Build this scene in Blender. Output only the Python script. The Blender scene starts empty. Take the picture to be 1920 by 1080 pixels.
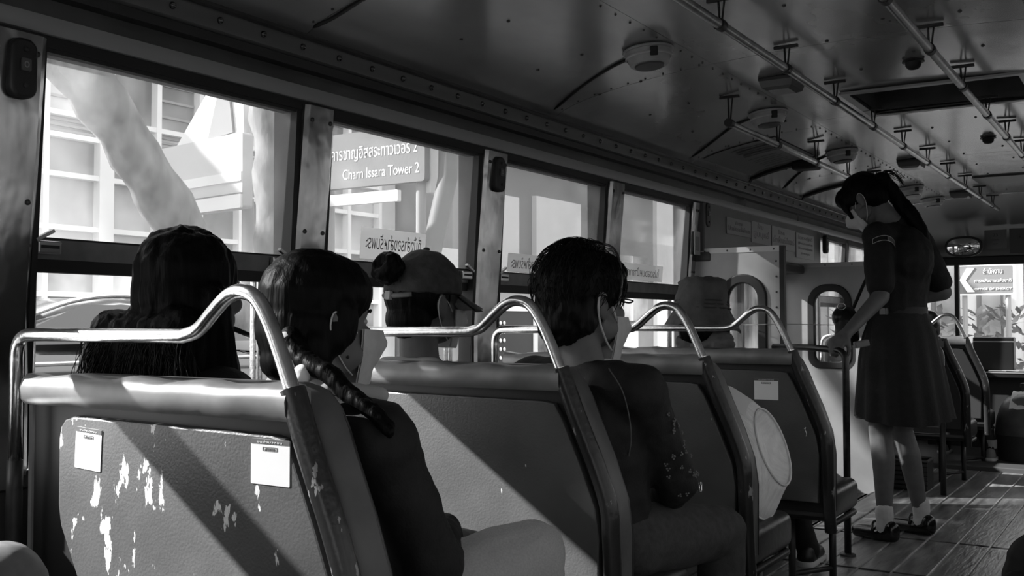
import bpy, bmesh, math, random
from mathutils import Vector, Matrix, Euler, noise
random.seed(7)
SC = bpy.context.scene
COL = SC.collection
PI = math.pi
# ------------------------------------------------------------------ camera
cam_d = bpy.data.cameras.new('camera'); cam_d.sensor_width = 36.0; cam_d.lens = 1932.8 / 1920 * 36
cam_d.clip_start = 0.02; cam_d.clip_end = 400
cam = bpy.data.objects.new('camera', cam_d); COL.objects.link(cam)
YAW, PITCH, ROLL = .5666, .0336, .0011
cam.location = (1.87, 0.0, .9633)
cam.rotation_euler = (Matrix.Rotation(YAW, 3, 'Z') @ Matrix.Rotation(PI/2 + PITCH, 3, 'X') @ Matrix.Rotation(-ROLL, 3, 'Z')).to_euler()
SC.camera = cam
# ------------------------------------------------------------------ sky, sun, exposure
world = bpy.data.worlds.new('world'); SC.world = world; world.use_nodes = True
bg = world.node_tree.nodes['Background']
bg.inputs[0].default_value = (.86, .86, .86, 1); bg.inputs[1].default_value = 2.3
sun_d = bpy.data.lights.new('sun', 'SUN'); sun_d.energy = 12.0; sun_d.angle = math.radians(.9)
sun = bpy.data.objects.new('sun', sun_d); COL.objects.link(sun)
sun.rotation_euler = Vector((1, .50, -.68)).to_track_quat('-Z', 'Y').to_euler()
sun.location = (-20, -10, 20)
vs = SC.view_settings
vs.view_transform = 'Standard'; vs.look = 'None'; vs.gamma = 1; vs.use_curve_mapping = False; vs.exposure = 0.28
# ------------------------------------------------------------------ materials (all grey: the photograph is black and white)
MATS = {}
def mat(name, v, rough=.5, metal=0.0, spec=.5, nscale=0, namp=0, bump=0, bscale=60, stretch=(1,1,1), emit=0, coat=0, detail=4):
    if name in MATS: return MATS[name]
    m = bpy.data.materials.new(name); m.use_nodes = True
    nt = m.node_tree; N = nt.nodes; L = nt.links
    b = N['Principled BSDF']
    b.inputs['Base Color'].default_value = (v, v, v, 1)
    b.inputs['Roughness'].default_value = rough; b.inputs['Metallic'].default_value = metal
    b.inputs['Specular IOR Level'].default_value = spec
    if coat: b.inputs['Coat Weight'].default_value = coat; b.inputs['Coat Roughness'].default_value = .1
    if emit:
        b.inputs['Emission Color'].default_value = (1,1,1,1); b.inputs['Emission Strength'].default_value = emit
    if nscale or bump:
        tc = N.new('ShaderNodeTexCoord'); mp = N.new('ShaderNodeMapping'); mp.inputs['Scale'].default_value = stretch
        L.new(tc.outputs['Object'], mp.inputs['Vector'])
    if nscale:
        n = N.new('ShaderNodeTexNoise'); n.inputs['Scale'].default_value = nscale; n.inputs['Detail'].default_value = detail
        L.new(mp.outputs[0], n.inputs['Vector'])
        r = N.new('ShaderNodeMapRange'); r.inputs[1].default_value = .3; r.inputs[2].default_value = .7
        r.inputs[3].default_value = max(0, v*(1-namp)); r.inputs[4].default_value = min(1, v*(1+namp))
        L.new(n.outputs['Fac'], r.inputs[0])
        c = N.new('ShaderNodeCombineColor')
        for i in range(3): L.new(r.outputs[0], c.inputs[i])
        L.new(c.outputs[0], b.inputs['Base Color'])
    if bump:
        n2 = N.new('ShaderNodeTexNoise'); n2.inputs['Scale'].default_value = bscale; n2.inputs['Detail'].default_value = 3
        L.new(mp.outputs[0], n2.inputs['Vector'])
        bp = N.new('ShaderNodeBump'); bp.inputs['Strength'].default_value = bump; bp.inputs['Distance'].default_value = .01
        L.new(n2.outputs['Fac'], bp.inputs['Height']); L.new(bp.outputs[0], b.inputs['Normal'])
    MATS[name] = m
    return m
def chipped(name, v, chip, rough, scale, lo, stretch=(1,1,1), bump=.15, bscale=120, metal=0, rand=True, cx0=None):
    """paint of value v with lighter chips where a noise passes a threshold"""
    m = mat(name, v, rough, metal); nt = m.node_tree; N = nt.nodes; L = nt.links; b = N['Principled BSDF']
    tc = N.new('ShaderNodeTexCoord'); mp = N.new('ShaderNodeMapping'); mp.inputs['Scale'].default_value = stretch
    L.new(tc.outputs['Object'], mp.inputs['Vector'])
    if rand:
        oi = N.new('ShaderNodeObjectInfo'); mu = N.new('ShaderNodeMath'); mu.operation = 'MULTIPLY'; mu.inputs[1].default_value = 17
        L.new(oi.outputs['Random'], mu.inputs[0]); cx = N.new('ShaderNodeCombineXYZ')
        L.new(mu.outputs[0], cx.inputs[0]); L.new(mu.outputs[0], cx.inputs[2]); L.new(cx.outputs[0], mp.inputs['Location'])
    n = N.new('ShaderNodeTexNoise'); n.inputs['Scale'].default_value = scale; n.inputs['Detail'].default_value = 5; n.inputs['Roughness'].default_value = .62
    L.new(mp.outputs[0], n.inputs['Vector'])
    r = N.new('ShaderNodeMapRange'); r.inputs[1].default_value = lo; r.inputs[2].default_value = lo+.015
    if cx0 is None: L.new(n.outputs['Fac'], r.inputs[0])
    else:                                   # wear gathers around one strip of the panel
        sp = N.new('ShaderNodeSeparateXYZ'); L.new(tc.outputs['Object'], sp.inputs[0])
        d1 = N.new('ShaderNodeMath'); d1.operation = 'SUBTRACT'; d1.inputs[1].default_value = cx0; L.new(sp.outputs[0], d1.inputs[0])
        d2 = N.new('ShaderNodeMath'); d2.operation = 'ABSOLUTE'; L.new(d1.outputs[0], d2.inputs[0])
        d3 = N.new('ShaderNodeMapRange'); d3.inputs[1].default_value = 0; d3.inputs[2].default_value = .28; d3.inputs[3].default_value = .065; d3.inputs[4].default_value = -.02; L.new(d2.outputs[0], d3.inputs[0])
        d4 = N.new('ShaderNodeMath'); d4.operation = 'ADD'; L.new(n.outputs['Fac'], d4.inputs[0]); L.new(d3.outputs[0], d4.inputs[1]); L.new(d4.outputs[0], r.inputs[0])
    n3 = N.new('ShaderNodeTexNoise'); n3.inputs['Scale'].default_value = 9; L.new(tc.outputs['Object'], n3.inputs['Vector'])
    r3 = N.new('ShaderNodeMapRange'); r3.inputs[1].default_value = .3; r3.inputs[2].default_value = .7; r3.inputs[3].default_value = v*.85; r3.inputs[4].default_value = v*1.15
    L.new(n3.outputs['Fac'], r3.inputs[0])
    mx = N.new('ShaderNodeMix'); mx.data_type = 'FLOAT'; L.new(r.outputs[0], mx.inputs['Factor']); L.new(r3.outputs[0], mx.inputs[2]); mx.inputs[3].default_value = chip
    c = N.new('ShaderNodeCombineColor')
    for i in range(3): L.new(mx.outputs[0], c.inputs[i])
    L.new(c.outputs[0], b.inputs['Base Color'])
    n2 = N.new('ShaderNodeTexNoise'); n2.inputs['Scale'].default_value = bscale; L.new(tc.outputs['Object'], n2.inputs['Vector'])
    bp = N.new('ShaderNodeBump'); bp.inputs['Strength'].default_value = bump; bp.inputs['Distance'].default_value = .008
    L.new(n2.outputs['Fac'], bp.inputs['Height']); L.new(bp.outputs[0], b.inputs['Normal'])
    return m
def glass_mat(name, tint, haze, hv=.8, nscale=5, rough=.05, spots=.5, dif=.4):
    m = bpy.data.materials.new(name); m.use_nodes = True; nt = m.node_tree; N = nt.nodes; L = nt.links
    N.remove(N['Principled BSDF']); out = N['Material Output']
    t = N.new('ShaderNodeBsdfTransparent'); t.inputs[0].default_value = (tint,)*3+(1,)
    g = N.new('ShaderNodeBsdfGlossy'); g.inputs['Roughness'].default_value = rough; g.inputs[0].default_value = (.9,.9,.9,1)
    lw = N.new('ShaderNodeLayerWeight'); lw.inputs[0].default_value = .5; pw_ = N.new('ShaderNodeMath'); pw_.operation = 'POWER'; pw_.inputs[1].default_value = 4; L.new(lw.outputs['Facing'], pw_.inputs[0]); fr = N.new('ShaderNodeMapRange'); fr.inputs[3].default_value = .015; fr.inputs[4].default_value = .30; L.new(pw_.outputs[0], fr.inputs[0])
    tr = N.new('ShaderNodeBsdfTranslucent'); tr.inputs[0].default_value = (hv,)*3+(1,)
    df = N.new('ShaderNodeBsdfDiffuse'); df.inputs[0].default_value = (hv,)*3+(1,)
    a = N.new('ShaderNodeMixShader'); a.inputs[0].default_value = dif; L.new(tr.outputs[0], a.inputs[1]); L.new(df.outputs[0], a.inputs[2])
    tc = N.new('ShaderNodeTexCoord'); n = N.new('ShaderNodeTexNoise'); n.inputs['Scale'].default_value = nscale; n.inputs['Detail'].default_value = 5
    L.new(tc.outputs['Object'], n.inputs['Vector'])
    r = N.new('ShaderNodeMapRange'); r.inputs[1].default_value = .3; r.inputs[2].default_value = .75; r.inputs[3].default_value = haze*(1-spots); r.inputs[4].default_value = haze*(1+spots)
    L.new(n.outputs['Fac'], r.inputs[0])
    x = N.new('ShaderNodeMixShader'); L.new(r.outputs[0], x.inputs[0]); L.new(t.outputs[0], x.inputs[1]); L.new(a.outputs[0], x.inputs[2])
    y = N.new('ShaderNodeMixShader'); L.new(fr.outputs[0], y.inputs[0]); L.new(x.outputs[0], y.inputs[1]); L.new(g.outputs[0], y.inputs[2])
    L.new(y.outputs[0], out.inputs[0]); MATS[name] = m
    return m
# ------------------------------------------------------------------ mesh building
class MB:
    def __init__(s): s.v = []; s.f = []
    def add(s, vs, fs, T=None):
        o = len(s.v)
        for p in vs: s.v.append(tuple(T @ Vector(p)) if T else tuple(p))
        for f in fs: s.f.append([i+o for i in f])
        return s
    def box(s, x0, x1, y0, y1, z0, z1, T=None):
        v = [(x,y,z) for x in (x0,x1) for y in (y0,y1) for z in (z0,z1)]
        return s.add(v, [(0,1,3,2),(4,6,7,5),(0,4,5,1),(2,3,7,6),(0,2,6,4),(1,5,7,3)], T)
    def loft(s, rings, cap=True, closed=True):
        n = len(rings[0]); v = [p for r in rings for p in r]; f = []
        for i in range(len(rings)-1):
            for j in range(n if closed else n-1):
                k = (j+1) % n
                f.append((i*n+j, i*n+k, (i+1)*n+k, (i+1)*n+j))
        if cap and closed:
            f.append(tuple(range(n-1,-1,-1))); f.append(tuple((len(rings)-1)*n+j for j in range(n)))
        return s.add(v, f)
    def tube(s, path, r, n=10, cap=True):
        path = [Vector(p) for p in path]; rings = []
        rr = r if isinstance(r, (list,tuple)) else [r]*len(path)
        nrm = None
        for i, p in enumerate(path):
            if i == 0: t = path[1]-p
            elif i == len(path)-1: t = p-path[i-1]
            else: t = (path[i+1]-p).normalized()+(p-path[i-1]).normalized()
            t.normalize()
            if nrm is None:
                nrm = t.orthogonal().normalized()
            else:
                nrm = (nrm - t*nrm.dot(t)).normalized()
            b = t.cross(nrm)
            rings.append([p + (nrm*math.cos(2*PI*k/n)+b*math.sin(2*PI*k/n))*rr[i] for k in range(n)])
        return s.loft(rings, cap)
    def ell(s, c, r, R=None, nu=14, nv=9):
        T = Matrix.Translation(c) @ (R.to_4x4() if R else Matrix()) @ Matrix.Diagonal((r[0],r[1],r[2],1))
        v = [(0,0,1)]; f = []
        for i in range(1, nv):
            a = PI*i/nv
            for j in range(nu): v.append((math.sin(a)*math.cos(2*PI*j/nu), math.sin(a)*math.sin(2*PI*j/nu), math.cos(a)))
        v.append((0,0,-1)); e = len(v)-1
        for j in range(nu): f.append((0, 1+j, 1+(j+1)%nu)); f.append((e, e-nu+(j+1)%nu, e-nu+j))
        for i in range(nv-2):
            for j in range(nu):
                a = 1+i*nu+j; b = 1+i*nu+(j+1)%nu; f.append((a, a+nu, b+nu, b))
        return s.add(v, f, T)
    def cap(s, p0, r0, p1, r1, n=14, flat=1.0, side=None):
        """tapered capsule; flat<1 squashes it across `side`"""
        p0 = Vector(p0); p1 = Vector(p1); t = (p1-p0).normalized()
        nrm = (Vector(side)-t*Vector(side).dot(t)).normalized() if side is not None else t.orthogonal().normalized()
        b = t.cross(nrm); rings = []
        for (p, r, a0, a1) in ((p0, r0, -PI/2, 0), (p1, r1, 0, PI/2)):
            for k in range(5):
                a = a0+(a1-a0)*k/4; q = max(math.cos(a), .03)*r
                rings.append([p + t*math.sin(a)*r + (nrm*math.cos(2*PI*j/n)*flat+b*math.sin(2*PI*j/n))*q for j in range(n)])
        return s.loft(rings)
    def lathe(s, prof, c=(0,0,0), n=24, R=None, sx=1, sy=1):
        T = Matrix.Translation(c) @ (R.to_4x4() if R else Matrix())
        rings = [[T @ Vector((r*math.cos(2*PI*j/n)*sx, r*math.sin(2*PI*j/n)*sy, z)) for j in range(n)] for r, z in prof]
        return s.loft(rings)
    def strip(s, fn, nu, nv, flip=False):
        """open grid fn(i/nu, j/nv)"""
        v = [fn(i/nu, j/nv) for i in range(nu+1) for j in range(nv+1)]
        f = [(i*(nv+1)+j, (i+1)*(nv+1)+j, (i+1)*(nv+1)+j+1, i*(nv+1)+j+1) for i in range(nu) for j in range(nv)]
        if flip: f = [q[::-1] for q in f]
        return s.add(v, f)
    def mesh(s, name):
        me = bpy.data.meshes.new(name); me.from_pydata([tuple(p) for p in s.v], [], s.f); me.update()
        bm = bmesh.new(); bm.from_mesh(me); bmesh.ops.recalc_face_normals(bm, faces=bm.faces); bm.to_mesh(me); bm.free()
        return me
def setp(o, parent):
    if parent is not None:
        o.parent = parent
        bpy.context.view_layer.update() if False else None
        o.matrix_parent_inverse = WORLDINV(parent)
def WORLDINV(o):
    M = Matrix.Translation(o.location) @ o.rotation_euler.to_matrix().to_4x4()
    if o.parent is not None: M = WORLD(o.parent) @ o.matrix_parent_inverse @ M
    return M.inverted()
def WORLD(o):
    M = Matrix.Translation(o.location) @ o.rotation_euler.to_matrix().to_4x4()
    if o.parent is not None: M = WORLD(o.parent) @ o.matrix_parent_inverse @ M
    return M
def link(name, me, m, parent=None, smooth=None, bevel=0, seg=2, sub=0, angle=40):
    """one mesh object; smooth = auto-smooth by angle"""
    if isinstance(me, MB): me = me.mesh(name)
    if bevel:
        bm = bmesh.new(); bm.from_mesh(me)
        es = [e for e in bm.edges if len(e.link_faces) == 2 and e.calc_face_angle(0) > .6]
        bmesh.ops.bevel(bm, geom=es, offset=bevel, segments=seg, affect='EDGES', profile=.5, clamp_overlap=True)
        bm.to_mesh(me); bm.free()
    if smooth:
        for p in me.polygons: p.use_smooth = True
        if smooth != 'all': me.set_sharp_from_angle(angle=math.radians(angle))
    o = bpy.data.objects.new(name, me); COL.objects.link(o)
    if m is not None: me.materials.clear(); me.materials.append(m)
    setp(o, parent)
    return o
def empty(name, loc=(0,0,0)):
    o = bpy.data.objects.new(name, None); COL.objects.link(o); o.location = loc; o.empty_display_size = .1
    return o
def tag(o, label, cat=None, group=None, kind=None):
    if label: o['label'] = label
    if cat: o['category'] = cat
    if group: o['group'] = group
    if kind: o['kind'] = kind
    return o
def struct(o, label): return tag(o, label, kind='structure')
def copy_tree(o, shift=None, parent=None):
    c = o.copy(); COL.objects.link(c); c.parent = parent
    c.matrix_parent_inverse = o.matrix_parent_inverse.copy()
    if shift is not None: c.location = Vector(o.location)+Vector(shift)
    for ch in [q for q in bpy.data.objects if q.parent == o]:
        copy_tree(ch, None, c)
    return c
def bake(o):
    """apply the object's modifiers / curve to a plain mesh"""
    dg = bpy.context.evaluated_depsgraph_get(); dg.update()
    return bpy.data.meshes.new_from_object(o.evaluated_get(dg))
def remeshed(mb, voxel=.008, smooth=6, disp=None):
    me = mb.mesh('tmp'); o = bpy.data.objects.new('tmp', me); COL.objects.link(o)
    r = o.modifiers.new('r', 'REMESH'); r.mode = 'VOXEL'; r.voxel_size = voxel; r.use_smooth_shade = True
    if smooth:
        s = o.modifiers.new('s', 'SMOOTH'); s.factor = .5; s.iterations = smooth
    out = bake(o); bpy.data.objects.remove(o); bpy.data.meshes.remove(me)
    if disp:
        out.calc_loop_triangles() if False else None
        vs = out.vertices; nn = [v.normal.copy() for v in vs]
        for v, n in zip(vs, nn): v.co = v.co + n*disp(v.co, n)
        out.update()
    return out
def plate_mesh(outer, holes, th, T, bevel=0, res=1):
    """flat outline with holes, extruded th (centred), placed by matrix T"""
    cu = bpy.data.curves.new('tmp', 'CURVE'); cu.dimensions = '2D'; cu.fill_mode = 'BOTH'; cu.extrude = th/2; cu.bevel_depth = bevel; cu.bevel_resolution = res
    for lp in [outer]+list(holes):
        sp = cu.splines.new('POLY'); sp.points.add(len(lp)-1); sp.use_cyclic_u = True
        for p, q in zip(sp.points, lp): p.co = (q[0], q[1], 0, 1)
    o = bpy.data.objects.new('tmp', cu); COL.objects.link(o)
    me = bake(o); bpy.data.objects.remove(o); bpy.data.curves.remove(cu)
    me.transform(T)
    return me
def rrect(x0, x1, y0, y1, r, n=6):
    rs = r if isinstance(r, (list,tuple)) else [r]*4      # bl, br, tr, tl
    out = []
    for (cx, cy, a, q) in ((x0+rs[0], y0+rs[0], PI, rs[0]), (x1-rs[1], y0+rs[1], 1.5*PI, rs[1]), (x1-rs[2], y1-rs[2], 0, rs[2]), (x0+rs[3], y1-rs[3], .5*PI, rs[3])):
        for k in range(n+1):
            out.append((cx+q*math.cos(a+.5*PI*k/n), cy+q*math.sin(a+.5*PI*k/n)))
    return out
# planes for flat outlines: (u,v,w) -> world
def PY(y): return Matrix(((1,0,0,0),(0,0,-1,y),(0,1,0,0),(0,0,0,1)))       # drawn in X,Z; extruded along Y, faces -Y
def PX(x): return Matrix(((0,0,1,x),(1,0,0,0),(0,1,0,0),(0,0,0,1)))        # drawn in Y,Z; faces +X
def text_mesh(s, size, T, align='CENTER', depth=.0005, width=None):
    cu = bpy.data.curves.new('tmp', 'FONT'); cu.body = s; cu.size = size; cu.align_x = align; cu.align_y = 'CENTER'; cu.extrude = depth
    o = bpy.data.objects.new('tmp', cu); COL.objects.link(o)
    me = bake(o); bpy.data.objects.remove(o); bpy.data.curves.remove(cu)
    if width and len(me.vertices):
        xs = [v.co.x for v in me.vertices]; w = max(xs)-min(xs)
        if w > 0: me.transform(Matrix.Diagonal((width/w, 1, 1, 1)))
    me.transform(T)
    return me
def arc(pts, r, n=5):
    """polyline with rounded corners"""
    pts = [Vector(p) for p in pts]; rs = r if isinstance(r, (list,tuple)) else [r]*len(pts); out = [pts[0]]
    for i in range(1, len(pts)-1):
        a = (pts[i-1]-pts[i]); b = (pts[i+1]-pts[i]); k = min(rs[i], a.length*.49, b.length*.49)
        A = pts[i]+a.normalized()*k; B = pts[i]+b.normalized()*k
        for j in range(n+1):
            t = j/n; out.append(A*(1-t)**2 + pts[i]*2*t*(1-t) + B*t*t)
    out.append(pts[-1]); return out
def spline(pts, n=8):
    """catmull-rom through points"""
    P = [Vector(p) for p in pts]; P = [P[0]*2-P[1]]+P+[P[-1]*2-P[-2]]; out = []
    for i in range(1, len(P)-2):
        for j in range(n):
            t = j/n; a,b,c,d = P[i-1],P[i],P[i+1],P[i+2]
            out.append(.5*((2*b)+(c-a)*t+(2*a-5*b+4*c-d)*t*t+(3*b-a-3*c+d)*t**3))
    out.append(P[-2]); return out
# the palette
rubber   = mat('black_rubber', .012, .6)
darkpaint= mat('dark_paint', .03, .45, nscale=20, namp=.3)
chrome   = mat('chrome_tube', .80, .22, 1, nscale=40, namp=.15, bump=.05, bscale=90)
steel    = mat('dented_steel', .36, .20, .95, nscale=7, namp=.45, bump=.55, bscale=8, stretch=(1,1,.6))
railmat  = mat('brushed_rail', .19, .42, .25, nscale=14, namp=.2, bump=.10, bscale=12)
ceilmat  = mat('ceiling_enamel', .48, .19, .6, nscale=3.0, namp=.18, bump=.20, bscale=4.2, stretch=(1.2,.7,1))
bandmat  = mat('grey_band', .30, .5)
panelwall= mat('wall_panel_paint', .10, .35, .2, nscale=4, namp=.3, bump=.05, bscale=6)
darksteel= mat('sash_metal', .17, .45, .4, nscale=20, namp=.2)
white    = mat('white_paper', .85, .6)
ink      = mat('dark_ink', .03, .6)
greyink  = mat('grey_ink', .22, .6)
paper    = mat('grey_paper', .45, .6)
# ================================================================== THE BUS SHELL
ZC = 1.83; XR = 2.18                      # ceiling centre height, inner width
def xl(z):                                # inner face of the left wall: leans in above the sill
    return -.06 if z < 1.0 else -.06 + (z-1.0)*.088
def ceil_z(x):
    t = min(x, XR-x)
    t = max(t, 0.0)
    return 1.675 + .155*(1-(1-min(t/1.09,1))**2)**.5 if t < 1.09 else ZC
def ceil_pt(x):
    return ceil_z(x)
FRONT = 8.75; REAR = -2.4
# floor: planks along the bus
floor = struct(empty('floor', (1.09, 3, 0)), 'worn plank floor of the bus')
plankm = mat('plank', .17, .30, 0, .5, nscale=6, namp=.75, bump=.25, bscale=22, stretch=(3,.5,1), detail=8)
ridgem = mat('worn_ridge', .38, .45, .3, nscale=18, namp=.6, stretch=(1,.4,1))
sub = MB().box(-.1, XR+.1, REAR, FRONT, -.08, -.012); link('floor_base', sub, mat('floor_base', .03, .8), floor)
npl = 18; pw = .128; PX0 = -.071
pm = MB().box(-pw/2+.003, pw/2-.003, -1.6, 1.6, -.012, 0).mesh('plank')
pme = None
for i in range(npl):
    x = PX0+pw*(i+.5)
    for k, (y0) in enumerate((-.8, 2.43, 5.66)):
        yy = y0+((i*37) % 5-2)*.0
        if x < .42 and 5.66-1.6 < 6.07 and k == 2:     # the stair well cuts the floor at the door
            o = link('plank', MB().box(x-pw/2+.003, x+pw/2-.003, 6.12, 7.28, -.012, 0), plankm, floor); continue
        if pme is None:
            o = link('plank', pm, plankm, None, bevel=.002, seg=1); pme = o.data
        else:
            o = bpy.data.objects.new('plank', pme); COL.objects.link(o)
        o.location = (x, yy+.815, -random.uniform(0,.002)); o.parent = floor; o.matrix_parent_inverse = WORLDINV(floor)
for i in range(4, npl):
    x = PX0+pw*i
    r = link('wear_strip', MB().tube([(x, REAR+.05, .0005), (x, 7.2, .0005)], .0045, 6), ridgem, floor)
link('floor_cross_strip', MB().box(.45, XR, 4.16, 4.172, -.001, .0025), mat('seam_dark', .05, .6), floor)
# raised front platform
struct(link('trim_1', MB().box(.0, XR, 7.3, FRONT, -.08, .03), mat('platform', .05, .6), None, bevel=.006), 'dark raised platform at the front of the bus')
# door step
struct(link('door_step', MB().box(-.15, .40, 4.62, 6.06, -.36, -.30), darkpaint, None), 'sunken door step at the left side of the bus')
link('riser', MB().box(.40, .42, 4.62, 6.06, -.36, -.012), mat('step_riser', .25, .5), bpy.data.objects['door_step'])

# left wall --------------------------------------------------------
WIN = [(-1.334,-.634), (-.482,.218), (.37,1.068), (1.221,1.919), (2.056,2.746), (2.908,3.636), (3.79,4.49)]
WINF = [(6.60,7.24), (7.34,8.0)]
SILL, ZT = .665, 1.513
wall = struct(empty('wall_left', (-.05, 3, 0)), 'left side wall of the bus with steel window pillars')
def seg(y0, y1, z0, z1, th=.05):
    a, b = xl(z0), xl(z1)
    v = [(a-th,y0,z0),(a,y0,z0),(b,y0,z1),(b-th,y0,z1),(a-th,y1,z0),(a,y1,z0),(b,y1,z1),(b-th,y1,z1)]
    return MB().add(v, [(0,1,2,3),(4,7,6,5),(0,4,5,1),(1,5,6,2),(2,6,7,3),(3,7,4,0)])
link('lower_panel', seg(REAR, 4.60, -.05, SILL), panelwall, wall)
link('lower_panel', seg(6.07, FRONT, -.05, SILL), panelwall, wall)
link('sill_rail', MB().box(-.13, -.035, REAR, 4.60, SILL-.03, SILL+.01), steel, wall, bevel=.006)
link('sill_rail', MB().box(-.13, -.035, 6.07, FRONT, SILL-.03, SILL+.01), steel, wall, bevel=.006)
# header zone above the windows: panel, grey band, moulding
link('header_panel', MB().box(-.06, -.012, REAR, FRONT, 1.515, 1.70), panelwall, wall)
link('light_band', MB().loft([[(-.012,y,1.535),(.006,y,1.537),(.012,y,1.548),(.008,y,1.572),(-.012,y,1.576)] for y in (REAR, FRONT)]), bandmat, wall, smooth=True)
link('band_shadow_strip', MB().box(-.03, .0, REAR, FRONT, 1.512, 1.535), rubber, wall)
mould = link('ceiling_moulding', MB().loft([[(-.02,y,1.634),(.012,y,1.632),(.03,y,1.640),(.034,y,1.664),(.03,y,1.690),(-.02,y,1.70)] for y in (REAR, FRONT)]), mat('moulding', .16, .3, .4, bump=.1, bscale=9), wall, smooth=True)
link('moulding_lip', MB().tube([(.034, REAR, 1.690), (.034, FRONT, 1.690)], .006, 6), darkpaint, wall)
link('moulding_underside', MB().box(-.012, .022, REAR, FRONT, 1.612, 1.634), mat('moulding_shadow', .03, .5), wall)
sb = MB()
for i in range(70):
    y = 1.36+i*.135
    if y < FRONT-.6: sb.ell((.034, y, 1.662), (.009,.0085,.0085), nu=10, nv=6)
tag(link('moulding_screw_row', sb, mat('screw_steel', .10, .15, 1), mould, smooth='all'), 'row of small steel screw heads', kind='stuff')
# pillars
edges = []
for a, b in zip(WIN[:-1], WIN[1:]): edges.append((a[1], b[0]))
edges += [(4.49, 4.585)]
pil = []
for (a, b) in edges:
    a0, b0 = a+.016, b-.010
    prof = [(-.035,0),(.004,0),(.012,.012),(.012,b0-a0-.012),(.004,b0-a0),(-.035,b0-a0)]
    rings = []
    for z in (SILL, .85, 1.0, 1.15, 1.3, 1.42, 1.525):
        rings.append([(xl(z)+px+.02, a0+py, z) for px, py in prof])
    p = link('pillar', MB().loft(rings), steel, wall, smooth=True, angle=30); pil.append(p)
    for z in (1.488, 1.20):
        for y in (a0+.022, b0-.022): link('pillar_screw', MB().ell((xl(z)+.033, y, z), (.004,.006,.006), nu=8, nv=5), mat('screw_dark', .08, .4, .6), p, smooth='all')
    link('pillar_channel', MB().box(-.085, xl(1.1)+.018, a+.001, a+.0155, SILL+.01, 1.512), rubber, p)
# front-left corner posts
for y in (6.07, 6.56, 7.26, 8.02):
    link('pillar', MB().box(-.09, .0, y, y+.05, SILL, 1.53), darksteel, wall, bevel=.006)
link('corner_panel', MB().box(-.07, .0, 8.07, FRONT, SILL, 1.53), panelwall, wall)
# windows: black frame, sliding upper sash with hazy pane
gl1 = glass_mat('hazy_pane', .82, .12); gl2 = glass_mat('dusty_pane', .66, .10)
def make_window(idx, y0, y1, gm, label, latch=True):
    w = struct(empty('window_%d' % idx, (xl(1.1), (y0+y1)/2, SILL)), label)
    zb, zt = 1.133, 1.508
    def slab(ya, yb, za, zb_, d0, d1):
        v = []
        for y in (ya, yb):
            for z in (za, zb_):
                for d in (d0, d1): v.append((xl(z)+d, y, z))
        return MB().add(v, [(0,1,3,2),(4,6,7,5),(0,4,5,1),(2,3,7,6),(0,2,6,4),(1,5,7,3)])
    link('frame_stile', slab(y0-.012, y0, SILL, zt+.02, -.035, .012), rubber, w)
    link('frame_stile', slab(y1, y1+.016, SILL, zt+.02, -.035, .012), rubber, w)
    link('frame_head', slab(y0, y1, zt-.004, zt+.022, -.035, .010), rubber, w)
    link('sash_rail', slab(y0, y1, zb-.040, zb, -.02, .006), darksteel, w)
    link('sash_seal', slab(y0, y1, zb-.066, zb-.040, -.03, .004), rubber, w)
    link('sash_lip', slab(y0, y1, zb, zb+.004, -.01, .008), rubber, w)
    p = link('pane', slab(y0, y1, zb, zt, -.010, -.007), gm, w)
    if latch:
        for (yy, s) in ((y0+.028, 1), (y1-.028, -1)):
            l = link('latch', MB().box(xl(zb)+.006, xl(zb)+.022, yy-.026, yy+.026, zb-.030, zb-.004), mat('latch_steel', .45, .3, .9), w, bevel=.003)
            t = Matrix.Translation((xl(zb)+.02, yy-s*.012, zb+.006)) @ Matrix.Rotation(s*.5, 4, 'X')
            link('lever', MB().box(-.004, .006, -.022, .022, -.003, .004, T=t), mat('lever_steel', .3, .3, .9), l)
            link('catch_slot', MB().box(xl(zb)+.0225, xl(zb)+.0235, yy-.02, yy+.02, zb-.019, zb-.013), rubber, l)
    return w
winl = ['first window behind the buzzer pillar', 'window before the buzzer pillar', 'window behind the seats in view',
        'hazy first window, beside the long haired passenger', 'hazy second window with a mirrored white sticker', 'dusty third window behind the short haired passenger', 'dusty fourth window next to the door']
WO = {}
for i, (a, b) in enumerate(WIN):
    WO[i] = make_window(i+1, a, b, gl1 if i < 5 else gl2, winl[i])
for i, (a, b) in enumerate(WINF):
    WO[7+i] = make_window(8+i, a, b, gl1, 'front side window %s behind the conductor' % ('nearer the door' if i == 0 else 'nearest the windscreen'), latch=False)
# lower guide bars in the open half of the windows
for (a, b) in WIN[3:7]:
    for dy in (.045, .068):
        link('guide_bar', MB().tube([(-.085, b-dy, SILL), (-.085, b-dy, 1.07)], .007, 8), chrome, WO[WIN.index((a,b))])
link('guide_bar', MB().tube([(-.085, WIN[3][0]+.03, SILL), (-.085, WIN[3][0]+.03, 1.07)], .006, 8), chrome, WO[3])
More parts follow.
